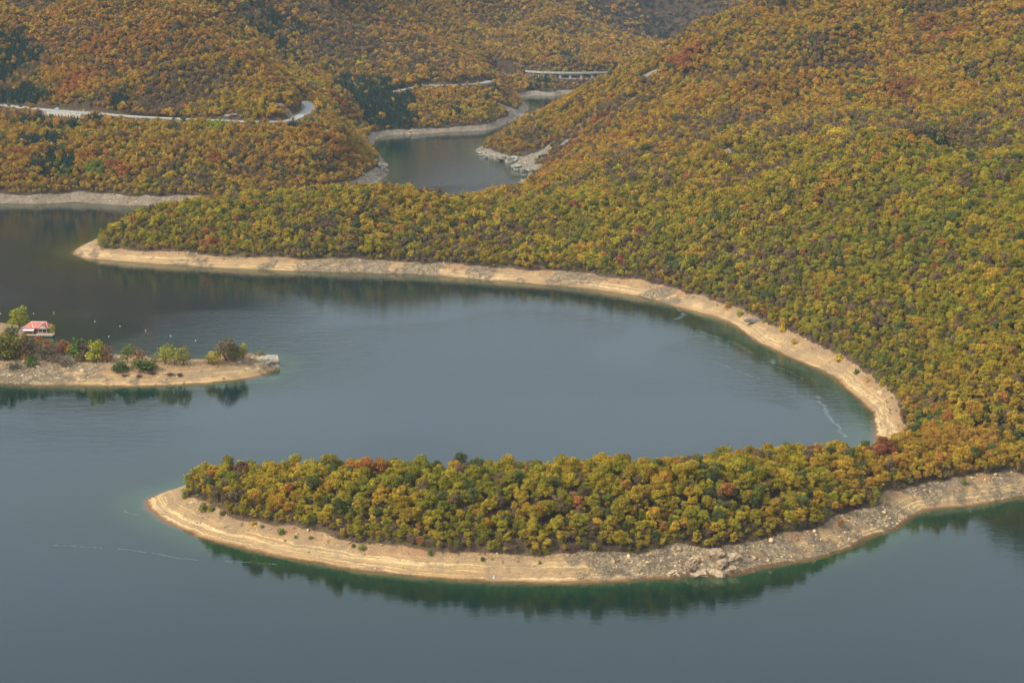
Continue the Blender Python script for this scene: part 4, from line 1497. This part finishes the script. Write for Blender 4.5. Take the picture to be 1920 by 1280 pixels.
slab_rock('rock_outcrop', 502, 688, (8.5, 9.0, 6.2), M_pale, 'pale squared cliff block ending the low peninsula', 'rock', 3, 0.2, 0.3, jag=1.0, at=(*W(506, 686), 0))
slab_rock('rock_outcrop', 488, 684, (7.5, 6.0, 4.2), M_pale, 'lower pale ledge left of the cliff block on the peninsula', 'rock', 4, -0.2, 0.3, jag=0.9, at=(*W(492, 684), 0.6))
slab_rock('boulder', 386, 680, (2.4, 1.8, 2.0), M_pale, 'pale rounded boulder left of the golden willow', 'rock', 5)
slab_rock('boulder', 397, 668, (1.8, 1.4, 2.0), M_pale, 'pale boulder behind the golden willow', 'rock', 6, at=(*W(397, 673), 2.6))
slab_rock('boulder', 448, 680, (2.2, 1.4, 1.2), M_pale, 'flat pale boulder under the round yellow willow', 'rock', 7)
slab_rock('rock_ledge', 1420, 602, (13, 3.6, 1.6), M_darkrock, 'long dark ledge lying across the curved beach', 'rock', 8, -0.15)
GS = 'big pale slabs on the near rocky bank'
for i, (px, py, dx, dy, dz, lab) in enumerate([(1262, 1076, 5.0, 3.4, 3.0, 'smooth pale slab left of the cracked rock face'),
                                         (1312, 1079, 5.2, 3.5, 3.8, 'tall grey slab at waterline in the cracked rock face'),
                                         (1302, 1062, 4.4, 3.0, 2.6, 'pale capped slab above the tall grey one'),
                                         (1346, 1078, 4.6, 3.4, 3.6, 'leaning grey slab at waterline right of the tall one'),
                                         (1345, 1060, 5.6, 3.0, 2.8, 'long pale slab sloping right above the leaning slab'),
                                         (1340, 1038, 4.8, 3.4, 3.0, 'highest pale slab of the cracked rock face'),
                                         (1310, 1048, 3.8, 2.6, 2.2, 'small pale slab on the left of the cracked face'),
                                         (1372, 1050, 4.0, 2.6, 2.4, 'pale slab on the right of the cracked face'),
                                         (1370, 1070, 3.0, 2.2, 2.4, 'narrow pale slab at right foot of the cracked face')]):
    slab_rock('rock_slab', px, py, (dx, dy, dz), simple('slab', (.40 - .06 * (i % 3), .29 - .045 * (i % 3), .175 - .025 * (i % 3)), .95, 1.1, .5), lab, 'rock', 20 + i, 0.2 * (i % 3) - 0.2, 0.70, GS, 1.6)

GL = 'grey rock ledges on the promontory of the far pool'
for i, (px, py, dx, dy, dz, rz_l, lab) in enumerate([(903, 291, 11, 7, 5, .1, 'leftmost grey ledge at the tip of the far promontory'), (922, 296, 12, 7, 5, -.1, 'low grey ledge next to the tip of the far promontory'),
                                              (945, 302, 13, 8, 6.5, -.1, 'broad grey ledge in the middle of the far promontory shore'), (963, 305, 11, 9, 9, .2, 'tall grey ledge left of the little rocky cove'),
                                              (972, 318, 10, 8, 6, .3, 'grey ledge jutting into the little rocky cove'), (990, 328, 12, 9, 9, .1, 'tall grey cliff ledge at the back of the cove'),
                                              (989, 345, 11, 9, 7, .6, 'grey ledge nearest the middle spur at the far pool'), (716, 318, 9, 12, 9, .1, 'grey rock ledge under the nose of the left hill'), (985, 222, 11, 12, 7, .3, 'pale grey ledge at the mouth of the far channel')]):
    h_l = hit(px, py)
    if h_l:
        slab_rock('rock_ledge', px, py, (dx, dy, dz), simple('ledge', (.27 - .03 * (i % 3), .25 - .03 * (i % 3), .21 - .03 * (i % 3)), .95, .5, .5), lab, 'rock', 40 + i, rz_l, 0.5, GL, 2.2, at=(h_l[0], h_l[1] + 3, h_l[2]))

# dark heaps of drift brushwood on the peninsula sand
M_drift = simple('drift_wood', (0.09, 0.055, 0.045), 0.95, 3.0, 0.35)
for k, (px, py, w, h_, lab) in enumerate([(236, 705, 5.0, 1.2, 'dark brown brushwood heap, leftmost on the orange sand'), (261, 706, 2.0, 1.3, 'smallest dark brushwood heap, alone on the sand'), (284, 701, 3.4, 1.9, 'tall dark brushwood heap below the green mat'),
                                     (278, 694, 2.6, 1.1, 'small dark brushwood heap touching the green mat'), (319, 703, 4.8, 1.8, 'widest dark brushwood heap below the willow clump'), (337, 704, 2.7, 1.5, 'small dark heap right of the widest one')]):
    rg = np.random.default_rng(700 + k)
    mb = MB()
    for j in range(90):
        a, e = rg.uniform(0, 3.14), rg.uniform(-0.1, 0.5)
        c = np.array([rg.normal(0, w / 4.5), rg.normal(0, 0.6), abs(rg.normal(0, h_ / 3))])
        d = np.array([math.cos(a), math.sin(a), e]) * rg.uniform(0.4, 1.0)
        mb.tube([c - d, c + d], [0.09, 0.04], 4)
    x, y, z = hit(px, py)
    tag(mb.build('brushwood_heap', M_drift, None, (x, y, z)), lab, 'driftwood', 'dark brushwood heaps on the peninsula')

# ------------------------------------------------------------------ boathouse
M_tile = NT('red_roof_sheet')
tc_ = M_tile.n('TexCoord')
wv = M_tile.n('TexWave', ins={'Vector': tc_.outputs['Object'], 'Scale': 1.6, 'Distortion': 0.3})
c_ = M_tile.mix(M_tile.ramp(M_tile.noise(tc_.outputs['Object'], 0.45, 4), 0.35, 0.65), (0.40, 0.10, 0.07, 1), (0.52, 0.20, 0.14, 1))
c_ = M_tile.mix(M_tile.math('MULTIPLY', wv.outputs['Fac'], 0.3), c_, (0.34, 0.07, 0.05, 1))
M_tile = M_tile.done(M_tile.n('BsdfPrincipled', ins={'Base Color': c_, 'Roughness': 0.75}).outputs[0])
M_ridge = simple('ridge_cap', (0.72, 0.55, 0.5), 0.8)
M_brick = simple('brown_timber', (0.24, 0.10, 0.06), 0.9, 2.5)
M_gable = simple('pale_gable', (0.50, 0.42, 0.36), 0.85)
M_deck = simple('deck_planks', (0.42, 0.34, 0.24), 0.9, 2.0)
M_white = simple('white_sheet', (0.62, 0.64, 0.66), 0.6, 1.0, 0.08)
M_glass = simple('window_glass', (0.05, 0.07, 0.10), 0.15, 1.0, 0.1, 0.5)
M_hull = simple('dark_float', (0.05, 0.06, 0.07), 0.6)
hx, hy = W(71, 628)
H_ = empty('boathouse', (hx, hy, 0.0), 'brown boathouse with red hipped roof on a floating terrace', 'house', None, -0.06)
H_.scale = (1.12, 1.12, 1.15)
mb = MB(); mb.box((1.5, -3.0, 0.85), (14.4, 4.2, 0.25)); mb.box((-0.3, 2.5, 0.85), (12.0, 6.6, 0.25)); dk = mb.build('deck', M_deck, H_)
mb = MB(); mb.box((1.5, -3.0, 0.35), (14.0, 3.8, 0.7)); mb.box((-0.3, 2.5, 0.3), (11.6, 6.2, 0.6)); mb.build('float', M_hull, H_)
mb = MB()
for x0_, x1_, y_ in [(1.0, 8.6, -5.0)]:
    mb.box(((x0_ + x1_) / 2, y_, 1.95), (x1_ - x0_, 0.08, 0.1)); mb.box(((x0_ + x1_) / 2, y_, 1.5), (x1_ - x0_, 0.06, 0.5))
    for k in range(8):
        mb.box((x0_ + (x1_ - x0_) * k / 7, y_ - 0.003, 1.5), (0.12, 0.12, 1.05))
mb.box((8.6, -3.0, 1.95), (0.08, 3.9, 0.1)); mb.box((8.6, -3.0, 1.5), (0.06, 3.9, 0.5))
mb.build('railing', simple('pale_rail', (.55, .47, .33), .9), dk)
mb = MB(); mb.box((-0.6, 2.2, 2.3), (11.2, 6.4, 2.65)); wl = mb.build('wall', M_brick, H_)
for x_ in (-3.9, -1.9, 0.6, 2.2, 3.8):
    mb = MB(); mb.box((x_, -1.05, 2.35), (1.2, 0.12, 1.1)); wd = mb.build('window', M_glass, H_)
    mb = MB(); mb.box((x_, -1.13, 2.95), (1.4, 0.1, 0.1)); mb.box((x_, -1.13, 1.75), (1.4, 0.1, 0.1)); mb.build('frame', M_gable, wd)
mb = MB(); mb.box((5.2 - 0.4, -1.06, 2.0), (0.1, 0.1, 0.1)); mb.box((-0.65, -1.08, 2.0), (0.95, 0.12, 2.0)); mb.build('door', simple('door', (.12, .05, .03), .7), H_)
# main hipped roof with a lower left wing and a front gable at right
mb = MB()
ex0, ex1, ey0, ey1, ez, rz_ = -6.9, 5.8, -1.9, 6.4, 3.55, 5.7
v = [(ex0, ey0, ez), (ex1, ey0, ez), (ex1, ey1, ez), (ex0, ey1, ez), (ex0 + 3.2, 2.9, rz_), (ex1 - 2.0, 2.9, rz_)]
v += [(a, b, c - 0.18) for a, b, c in v]
mb.raw(v, [(0, 1, 5, 4), (1, 2, 5), (2, 3, 4, 5), (3, 0, 4), (6, 10, 11, 7), (7, 11, 8), (8, 11, 10, 9), (9, 10, 6), (0, 6, 7, 1), (1, 7, 8, 2), (2, 8, 9, 3), (3, 9, 6, 0)])
rf = mb.build('roof', M_tile, H_)
mb = MB()
gx0, gx1, gy, gz = 0.9, 5.5, -2.9, 3.5
gm = (gx0 + gx1) / 2
v = [(gx0, gy, gz), (gm, gy, gz + 1.9), (gx1, gy, gz), (gx0, 2.6, gz), (gm, 2.6, gz + 1.9), (gx1, 2.6, gz)]
v += [(a, b, c + 0.14) for a, b, c in v]
mb.raw(v, [(6, 7, 10, 9), (7, 8, 11, 10), (0, 3, 4, 1), (1, 4, 5, 2), (0, 1, 7, 6), (1, 2, 8, 7), (3, 9, 10, 4), (4, 10, 11, 5), (0, 6, 9, 3), (2, 5, 11, 8)])
mb.build('roof', M_tile, H_)
mb = MB(); mb.raw([(gx0 + .15, gy + .12, gz), (gx1 - .15, gy + .12, gz), (gm, gy + .12, gz + 1.75), (gx0 + .15, gy + .3, gz), (gx1 - .15, gy + .3, gz), (gm, gy + .3, gz + 1.75)], [(0, 1, 2), (5, 4, 3), (0, 3, 4, 1), (1, 4, 5, 2), (2, 5, 3, 0)]); mb.build('gable', M_gable, H_)
mb = MB(); mb.tube([(ex0 + 3.2, 2.9, rz_ + .03), (ex1 - 2.0, 2.9, rz_ + .03)], [.16, .16]); mb.tube([(ex0, ey0, ez + .03), (ex0 + 3.2, 2.9, rz_ + .03)], [.12, .12]); mb.tube([(gx0 - .1, -1.9, ez + .1), (gm - 1.2, 2.6, rz_ + .02)], [.12, .12]); mb.tube([(ex0 + 3.2, 2.9, rz_ + .03), (ex0 + 5.4, ey0, ez + .06)], [.1, .1]); mb.build('ridge_cap', M_ridge, rf)
for x_ in (1.2, 3.2, 5.2):
    mb = MB(); mb.box((x_, -2.75, 2.2), (.16, .16, 2.5)); mb.build('porch_post', M_gable, H_)
mb = MB(); mb.box((-3.4, -3.3, 3.0), (5.2, 2.3, .1), 0, 0.14); aw = mb.build('awning', M_white, H_)
for x_ in (-5.8, -1.0):
    mb = MB(); mb.box((x_, -4.2, 1.9), (.1, .1, 1.9)); mb.build('awning_post', M_gable, H_)
mb = MB(); mb.box((-3.4, -2.6, 1.65), (4.4, 1.2, 1.3)); mb.build('bar_counter', M_brick, H_)
for x_ in (3.0, 4.6, 6.4):
    T_ = empty('terrace_table', (hx + x_, hy - 3.6, .98), 'dark terrace table by the railing, ' + {3.0: 'leftmost', 4.6: 'middle', 6.4: 'rightmost'}[x_], 'table', 'tables on the boathouse terrace')
    mb = MB(); mb.box((0, 0, .72), (1.1, .8, .06)); mb.build('table_top', M_hull, T_)
    mb = MB(); mb.tube([(0, 0, 0), (0, 0, .7)], [.07, .05]); mb.build('leg', M_hull, T_)
# tree in front of the terrace end
shrub(97, 633, 19, 21, (.34, .31, .02), 'small round yellow green tree at the right end of the boathouse', 'domed_tree', 'tree', None, 'tree') if hit(97, 633) and hit(97, 633)[2] > 0.5 else None
t_ = empty('domed_tree', (*W(97, 628.5), 0.7), 'small round yellow green tree in a tub at the right end of the terrace', 'tree')
t_.scale = (2.5, 2.5, 2.6); t_.color = (.34, .31, .02, 1)
c_ = link('crown', WILLOW[0], M_folo, t_); c_.color = t_.color
link('trunk', STEMS[0], M_bark, t_)
# jetty and boats
jx, jy = W(30, 621)
J = empty('jetty', (jx, jy, 0), 'pale wooden jetty left of the boathouse', 'jetty', None, 0.05)
mb = MB(); mb.box((1.5, 0, .75), (11, 1.8, .16)); mb.build('walkway', M_gable, J)
mb = MB()
for k in range(5):
    for s_ in (-.8, .8):
        mb.tube([(-3.2 + k * 2.4, s_, -1.5), (-3.2 + k * 2.4, s_, .7)], [.12, .12])
mb.build('piles', M_bark, J)


def boat(x, y, rz, col, label):
    B_ = empty('rowing_boat', (x, y, 0.0), label, 'boat', 'rowing boats by the jetty', rz)
    n, L, Wd = 12, 5.2, 1.6
    v, f = [], []
    for i in range(n + 1):
        t = i / n
        w = Wd / 2 * (1 - abs(2 * t - 0.85) ** 2.6 * 0.75) * (1 if t < .92 else .5)
        w = max(w, 0.05)
        zt = .55 + .25 * t * t
        v += [(-L / 2 + L * t, -w, zt), (-L / 2 + L * t, -w * .55, -.05), (-L / 2 + L * t, w * .55, -.05), (-L / 2 + L * t, w, zt), (-L / 2 + L * t, w * .88, zt), (-L / 2 + L * t, w * .45, .1), (-L / 2 + L * t, -w * .45, .1), (-L / 2 + L * t, -w * .88, zt)]
    for i in range(n):
        for k in range(8):
            f.append((i * 8 + k, i * 8 + (k + 1) % 8, i * 8 + 8 + (k + 1) % 8, i * 8 + 8 + k))
    f += [tuple(range(8)), tuple(range(n * 8, n * 8 + 8))]
    mb = MB(); mb.raw(v, f); mb.build('hull', simple('boat_paint', col, .5), B_)
    for x_ in (-1.3, .2, 1.3):
        mb = MB(); mb.box((x_, 0, .42), (.28, 1.15, .05)); mb.build('bench', M_deck, B_)


bxx, byy = W(33, 616.5)
boat(bxx, byy, 0.1, (.75, .76, .74), 'white rowing boat on the far side of the jetty')
bxx, byy = W(36, 624)
boat(bxx, byy - 1, 0.05, (.55, .50, .38), 'beige rowing boat between jetty and boathouse')
# buoys
M_bw = simple('buoy_white', (.82, .78, .75), .5)
M_br = simple('buoy_red', (.65, .16, .12), .5)
for k, (px, py, lab) in enumerate([(1, 588, 'white buoy at the left photo edge'), (63, 588, 'buoy behind the boathouse roof, left of a redder one'), (101, 588, 'pink buoy behind the right end of the boathouse'), (178, 603, 'white buoy right of the boathouse tree, far out'),
                                   (225, 612, 'white buoy behind the green domed willow'), (273, 621, 'largest orange topped buoy on open water'), (320, 630, 'white buoy behind the willow clump'), (367, 639, 'small white buoy left of the big brown willow'), (204, 631, 'faint buoy near the end of the scrub')]):
    x, y = W(px, py)
    s = 1.0 if px in (273, 101) else 0.62
    B_ = empty('buoy', (x, y, 0), lab, 'buoy', 'mooring buoys on the lake')
    B_.scale = (s, s, s)
    mb = MB(); mb.tube([(0, 0, -.3), (0, 0, -.1), (0, 0, .15), (0, 0, .38), (0, 0, .5)], [.25, .42, .45, .3, .1], 12); mb.build('float', M_br if px in (273, 101) else M_bw, B_, smooth=True)
    mb = MB(); mb.tube([(0, 0, .5), (0, 0, .8), (0, 0, .95)], [.07, .16, .1], 8); mb.build('top', M_bw, B_, smooth=True)
# white post on the near shore
x, y, z = hit(926, 1083)
Pp = empty('marker_post', (x, y, z), 'short white post on the terraced bank below the dark green shrub', 'post')
mb = MB(); mb.tube([(0, 0, -.3), (0, 0, 1.0), (0, 0, 1.15)], [.16, .14, .05], 8); mb.build('post', M_white, Pp)
mb = MB(); mb.box((0, 0, 0.06), (.7, .7, .2)); mb.build('foot', M_white, Pp)

# ------------------------------------------------------------------ mountain road
def ribbon(pts, off0, off1, z0, z1=None):
    """strip between two lateral offsets; + is uphill side"""
    v, f = [], []
    for i, p in enumerate(pts):
        a, b = np.array(pts[max(i - 1, 0)]), np.array(pts[min(i + 1, len(pts) - 1)])
        t = (b - a) / np.linalg.norm(b - a)
        n = np.array([-t[1], t[0]])
        q0, q1 = p + n * off0, p + n * off1
        v += [(*q0, z0), (*q1, z0 if z1 is None else z1)]
    for i in range(len(pts) - 1):
        f.append((2 * i, 2 * i + 2, 2 * i + 3, 2 * i + 1))
    return v, f


def wall_along(mb, pts, off, th, zb, zt):
    v, f = [], []
    for i, p in enumerate(pts):
        a, b = np.array(pts[max(i - 1, 0)]), np.array(pts[min(i + 1, len(pts) - 1)])
        t = (b - a) / np.linalg.norm(b - a)
        n = np.array([-t[1], t[0]])
        q0, q1 = p + n * (off - th / 2), p + n * (off + th / 2)
        v += [(*q0, zb), (*q1, zb), (*q1, zt), (*q0, zt)]
    for i in range(len(pts) - 1):
        b = 4 * i
        for k in range(4):
            f.append((b + k, b + 4 + k, b + 4 + (k + 1) % 4, b + (k + 1) % 4))
    n4 = 4 * (len(pts) - 1)
    f += [(0, 1, 2, 3), (n4 + 3, n4 + 2, n4 + 1, n4)]
    mb.raw(v, f)


for i, r in enumerate(RD):
    mb = MB()
    v, f = ribbon(r, -4.2, 4.2, RDZ[i] + 0.05)
    mb.raw(v, f)
    tag(mb.build('road', M_road), kind='structure')
    if i < 2:
        mb = MB()
        wall_along(mb, r, -4.7, 0.5, RDZ[i] - 0.9, RDZ[i] + 0.55)
        tag(mb.build('guard_wall', M_conc), ['pale concrete guard wall along the left hillside road and its bend', 'pale concrete guard wall along the short road above the far pool'][i], 'wall')
sub = [p for p in RD[0] if W(84, 205, 48)[0] < p[0] < W(168, 211, 48)[0]]
mb = MB()
wall_along(mb, sub, -5.5, 0.8, RDZ[0] - 8.0, RDZ[0] - 0.9)
tag(mb.build('retaining_wall', M_wall), 'tall buff stone retaining wall under the left hillside road', 'wall')
M_conc = simple('weathered_concrete', (0.34, 0.33, 0.30), 0.9, 0.3, 0.2)
V_ = empty('viaduct', (RD[2][0][0], RD[2][0][1], 0), 'long pale road viaduct in front of the farthest hills', 'bridge')
mb = MB()
off = V_.location
rr2 = [np.array(p) - np.array([off[0], off[1]]) for p in RD[2]]
wall_along(mb, rr2, 0, 9.4, RDZ[2] - 1.4, RDZ[2] - 0.02)
mb.build('deck', M_conc, V_)
mb = MB(); wall_along(mb, rr2, -4.5, 0.4, RDZ[2], RDZ[2] + 1.1); mb.build('parapet', M_conc, V_)
for k in range(3, len(rr2) - 1, 2):
    mb = MB(); mb.box((rr2[k][0], rr2[k][1], RDZ[2] - 7.5), (3.0, 5.5, 12.0)); mb.build('pier', M_conc, V_)

# car on the road
cxy = W(107, 205.5, RDZ[0] + 0.1)
t0_, t1_ = W(80, 205, 48), W(160, 211, 48)
ang = math.atan2(t1_[1] - t0_[1], t1_[0] - t0_[0])
CR = empty('car', (cxy[0], cxy[1], RDZ[0] + 0.06), 'pale blue car driving on the left hillside road', 'car', None, ang)
mb = MB()
prof = [(-2.2, .35), (-2.25, .8), (-2.1, 1.0), (-1.5, 1.05), (-1.0, 1.5), (.5, 1.52), (1.2, 1.05), (2.05, .9), (2.25, .7), (2.2, .35)]
v = [(x_, -.86, z_) for x_, z_ in prof] + [(x_, .86, z_) for x_, z_ in prof]
n = len(prof)
mb.raw(v, [tuple(range(n)), tuple(range(2 * n - 1, n - 1, -1))] + [(k, (k + 1) % n, n + (k + 1) % n, n + k) for k in range(n)])
mb.build('body', simple('car_paint', (.42, .52, .62), .35, 1, .05, .5), CR)
for s_ in (-.875, .875):
    mb = MB(); mb.raw([(-1.35, s_, 1.07), (-.95, s_, 1.42), (.42, s_, 1.44), (.98, s_, 1.07)], [(0, 1, 2, 3)]); mb.build('window', M_glass, CR)
for x_ in (-1.35, 1.35):
    for s_ in (-.8, .8):
        mb = MB(); mb.tube([(x_, s_ - .12, .34), (x_, s_ + .12, .34)], [.34, .34], 14); mb.build('wheel', M_hull, CR)
# guard posts of the bend
# ------------------------------------------------------------------ foam lines
M_foam = NT('foam')
fb = M_foam.n('BsdfDiffuse', ins={'Color': (0.30, 0.35, 0.35, 1)})
M_foam = M_foam.done(fb.outputs[0])
rg = np.random.default_rng(900)
FV = []
for line, wd, den in [([(1262, 599), (1275, 595), (1283, 590), (1278, 584), (1268, 580), (1258, 577)], 1.3, 3.2), ([(1312, 621), (1330, 627), (1352, 633)], .7, 1.3), ([(1370, 640), (1390, 650), (1412, 663)], 1.2, 1.0), ([(1446, 673), (1450, 680), (1447, 686)], 1.4, 3.0),
                 ([(1455, 688), (1480, 697), (1510, 712)], .6, .7), ([(1533, 742), (1545, 762), (1556, 780), (1568, 796), (1578, 808), (1583, 822)], .8, 3.0), ([(1335, 680), (1380, 692), (1425, 711)], .5, .8), ([(1500, 832), (1520, 826)], 2.0, .7), ([(1530, 738), (1538, 742)], 1.6, 1.2),
                 ([(100, 1022), (140, 1024), (192, 1028)], .25, .9), ([(218, 1029), (270, 1036), (330, 1044), (372, 1050)], .22, 2.2), ([(1126, 1109), (1140, 1107)], .3, 2.4), ([(235, 958), (262, 966)], .3, 1.0), ([(420, 1052), (480, 1056), (520, 1058)], .5, 1.8)]:
    pts = [np.array(W(*p)) for p in line]
    for a, b in zip(pts[:-1], pts[1:]):
        L = np.linalg.norm(b - a)
        for _ in range(int(L * den * 9)):
            t = rg.random()
            p = a + (b - a) * t + rg.normal(0, wd * 0.6, 2) + 1.2 * np.array([float(vnoise(a[0] + t * L, a[1], 4, 3)), float(vnoise(a[0] + t * L, a[1], 5, 4))])
            if float(vnoise(p[0], p[1], 3.5, 8)) < -0.5:
                continue
            s = rg.uniform(0.03, 0.10) * (1 if p[1] < 780 else 1.35)
            an = rg.uniform(0, 6.28)
            for k in range(4):
                q = an + k * 1.57 + rg.uniform(-.4, .4)
                FV.append((p[0] + math.cos(q) * s * rg.uniform(.7, 1.5), p[1] + math.sin(q) * s * rg.uniform(.7, 1.5), 0.012))
fm = fast_mesh('foam', np.array(FV), np.arange(len(FV)).reshape(-1, 4), smooth=False)
tag(link('foam', fm, M_foam), kind='stuff')

# ------------------------------------------------------------------ haze between the viewpoint and the far hills
zt = max(HC + 8, float(Z.max()) + 12)
mb = MB()
mb.box((0, 2600, (zt - 28) / 2), (9000, 5800, zt + 28))
hz = mb.build('haze', None)
hm = bpy.data.materials.new('haze')
hm.use_nodes = True
ht = hm.node_tree
ht.nodes.clear()
ho = ht.nodes.new('ShaderNodeOutputMaterial')
pv = ht.nodes.new('ShaderNodeVolumePrincipled')
pv.inputs['Color'].default_value = (0.70, 0.85, 1.0, 1)
pv.inputs['Density'].default_value = 0.000032
pv.inputs['Anisotropy'].default_value = -0.2
ht.links.new(pv.outputs[0], ho.inputs['Volume'])
hz.data.materials.append(hm)
tag(hz, kind='stuff')
print('done', time.time() - T0)
for o in scene.objects:
    if o.get('label') and o.parent is None and not o.get('kind'):
        o['kind'] = 'thing'
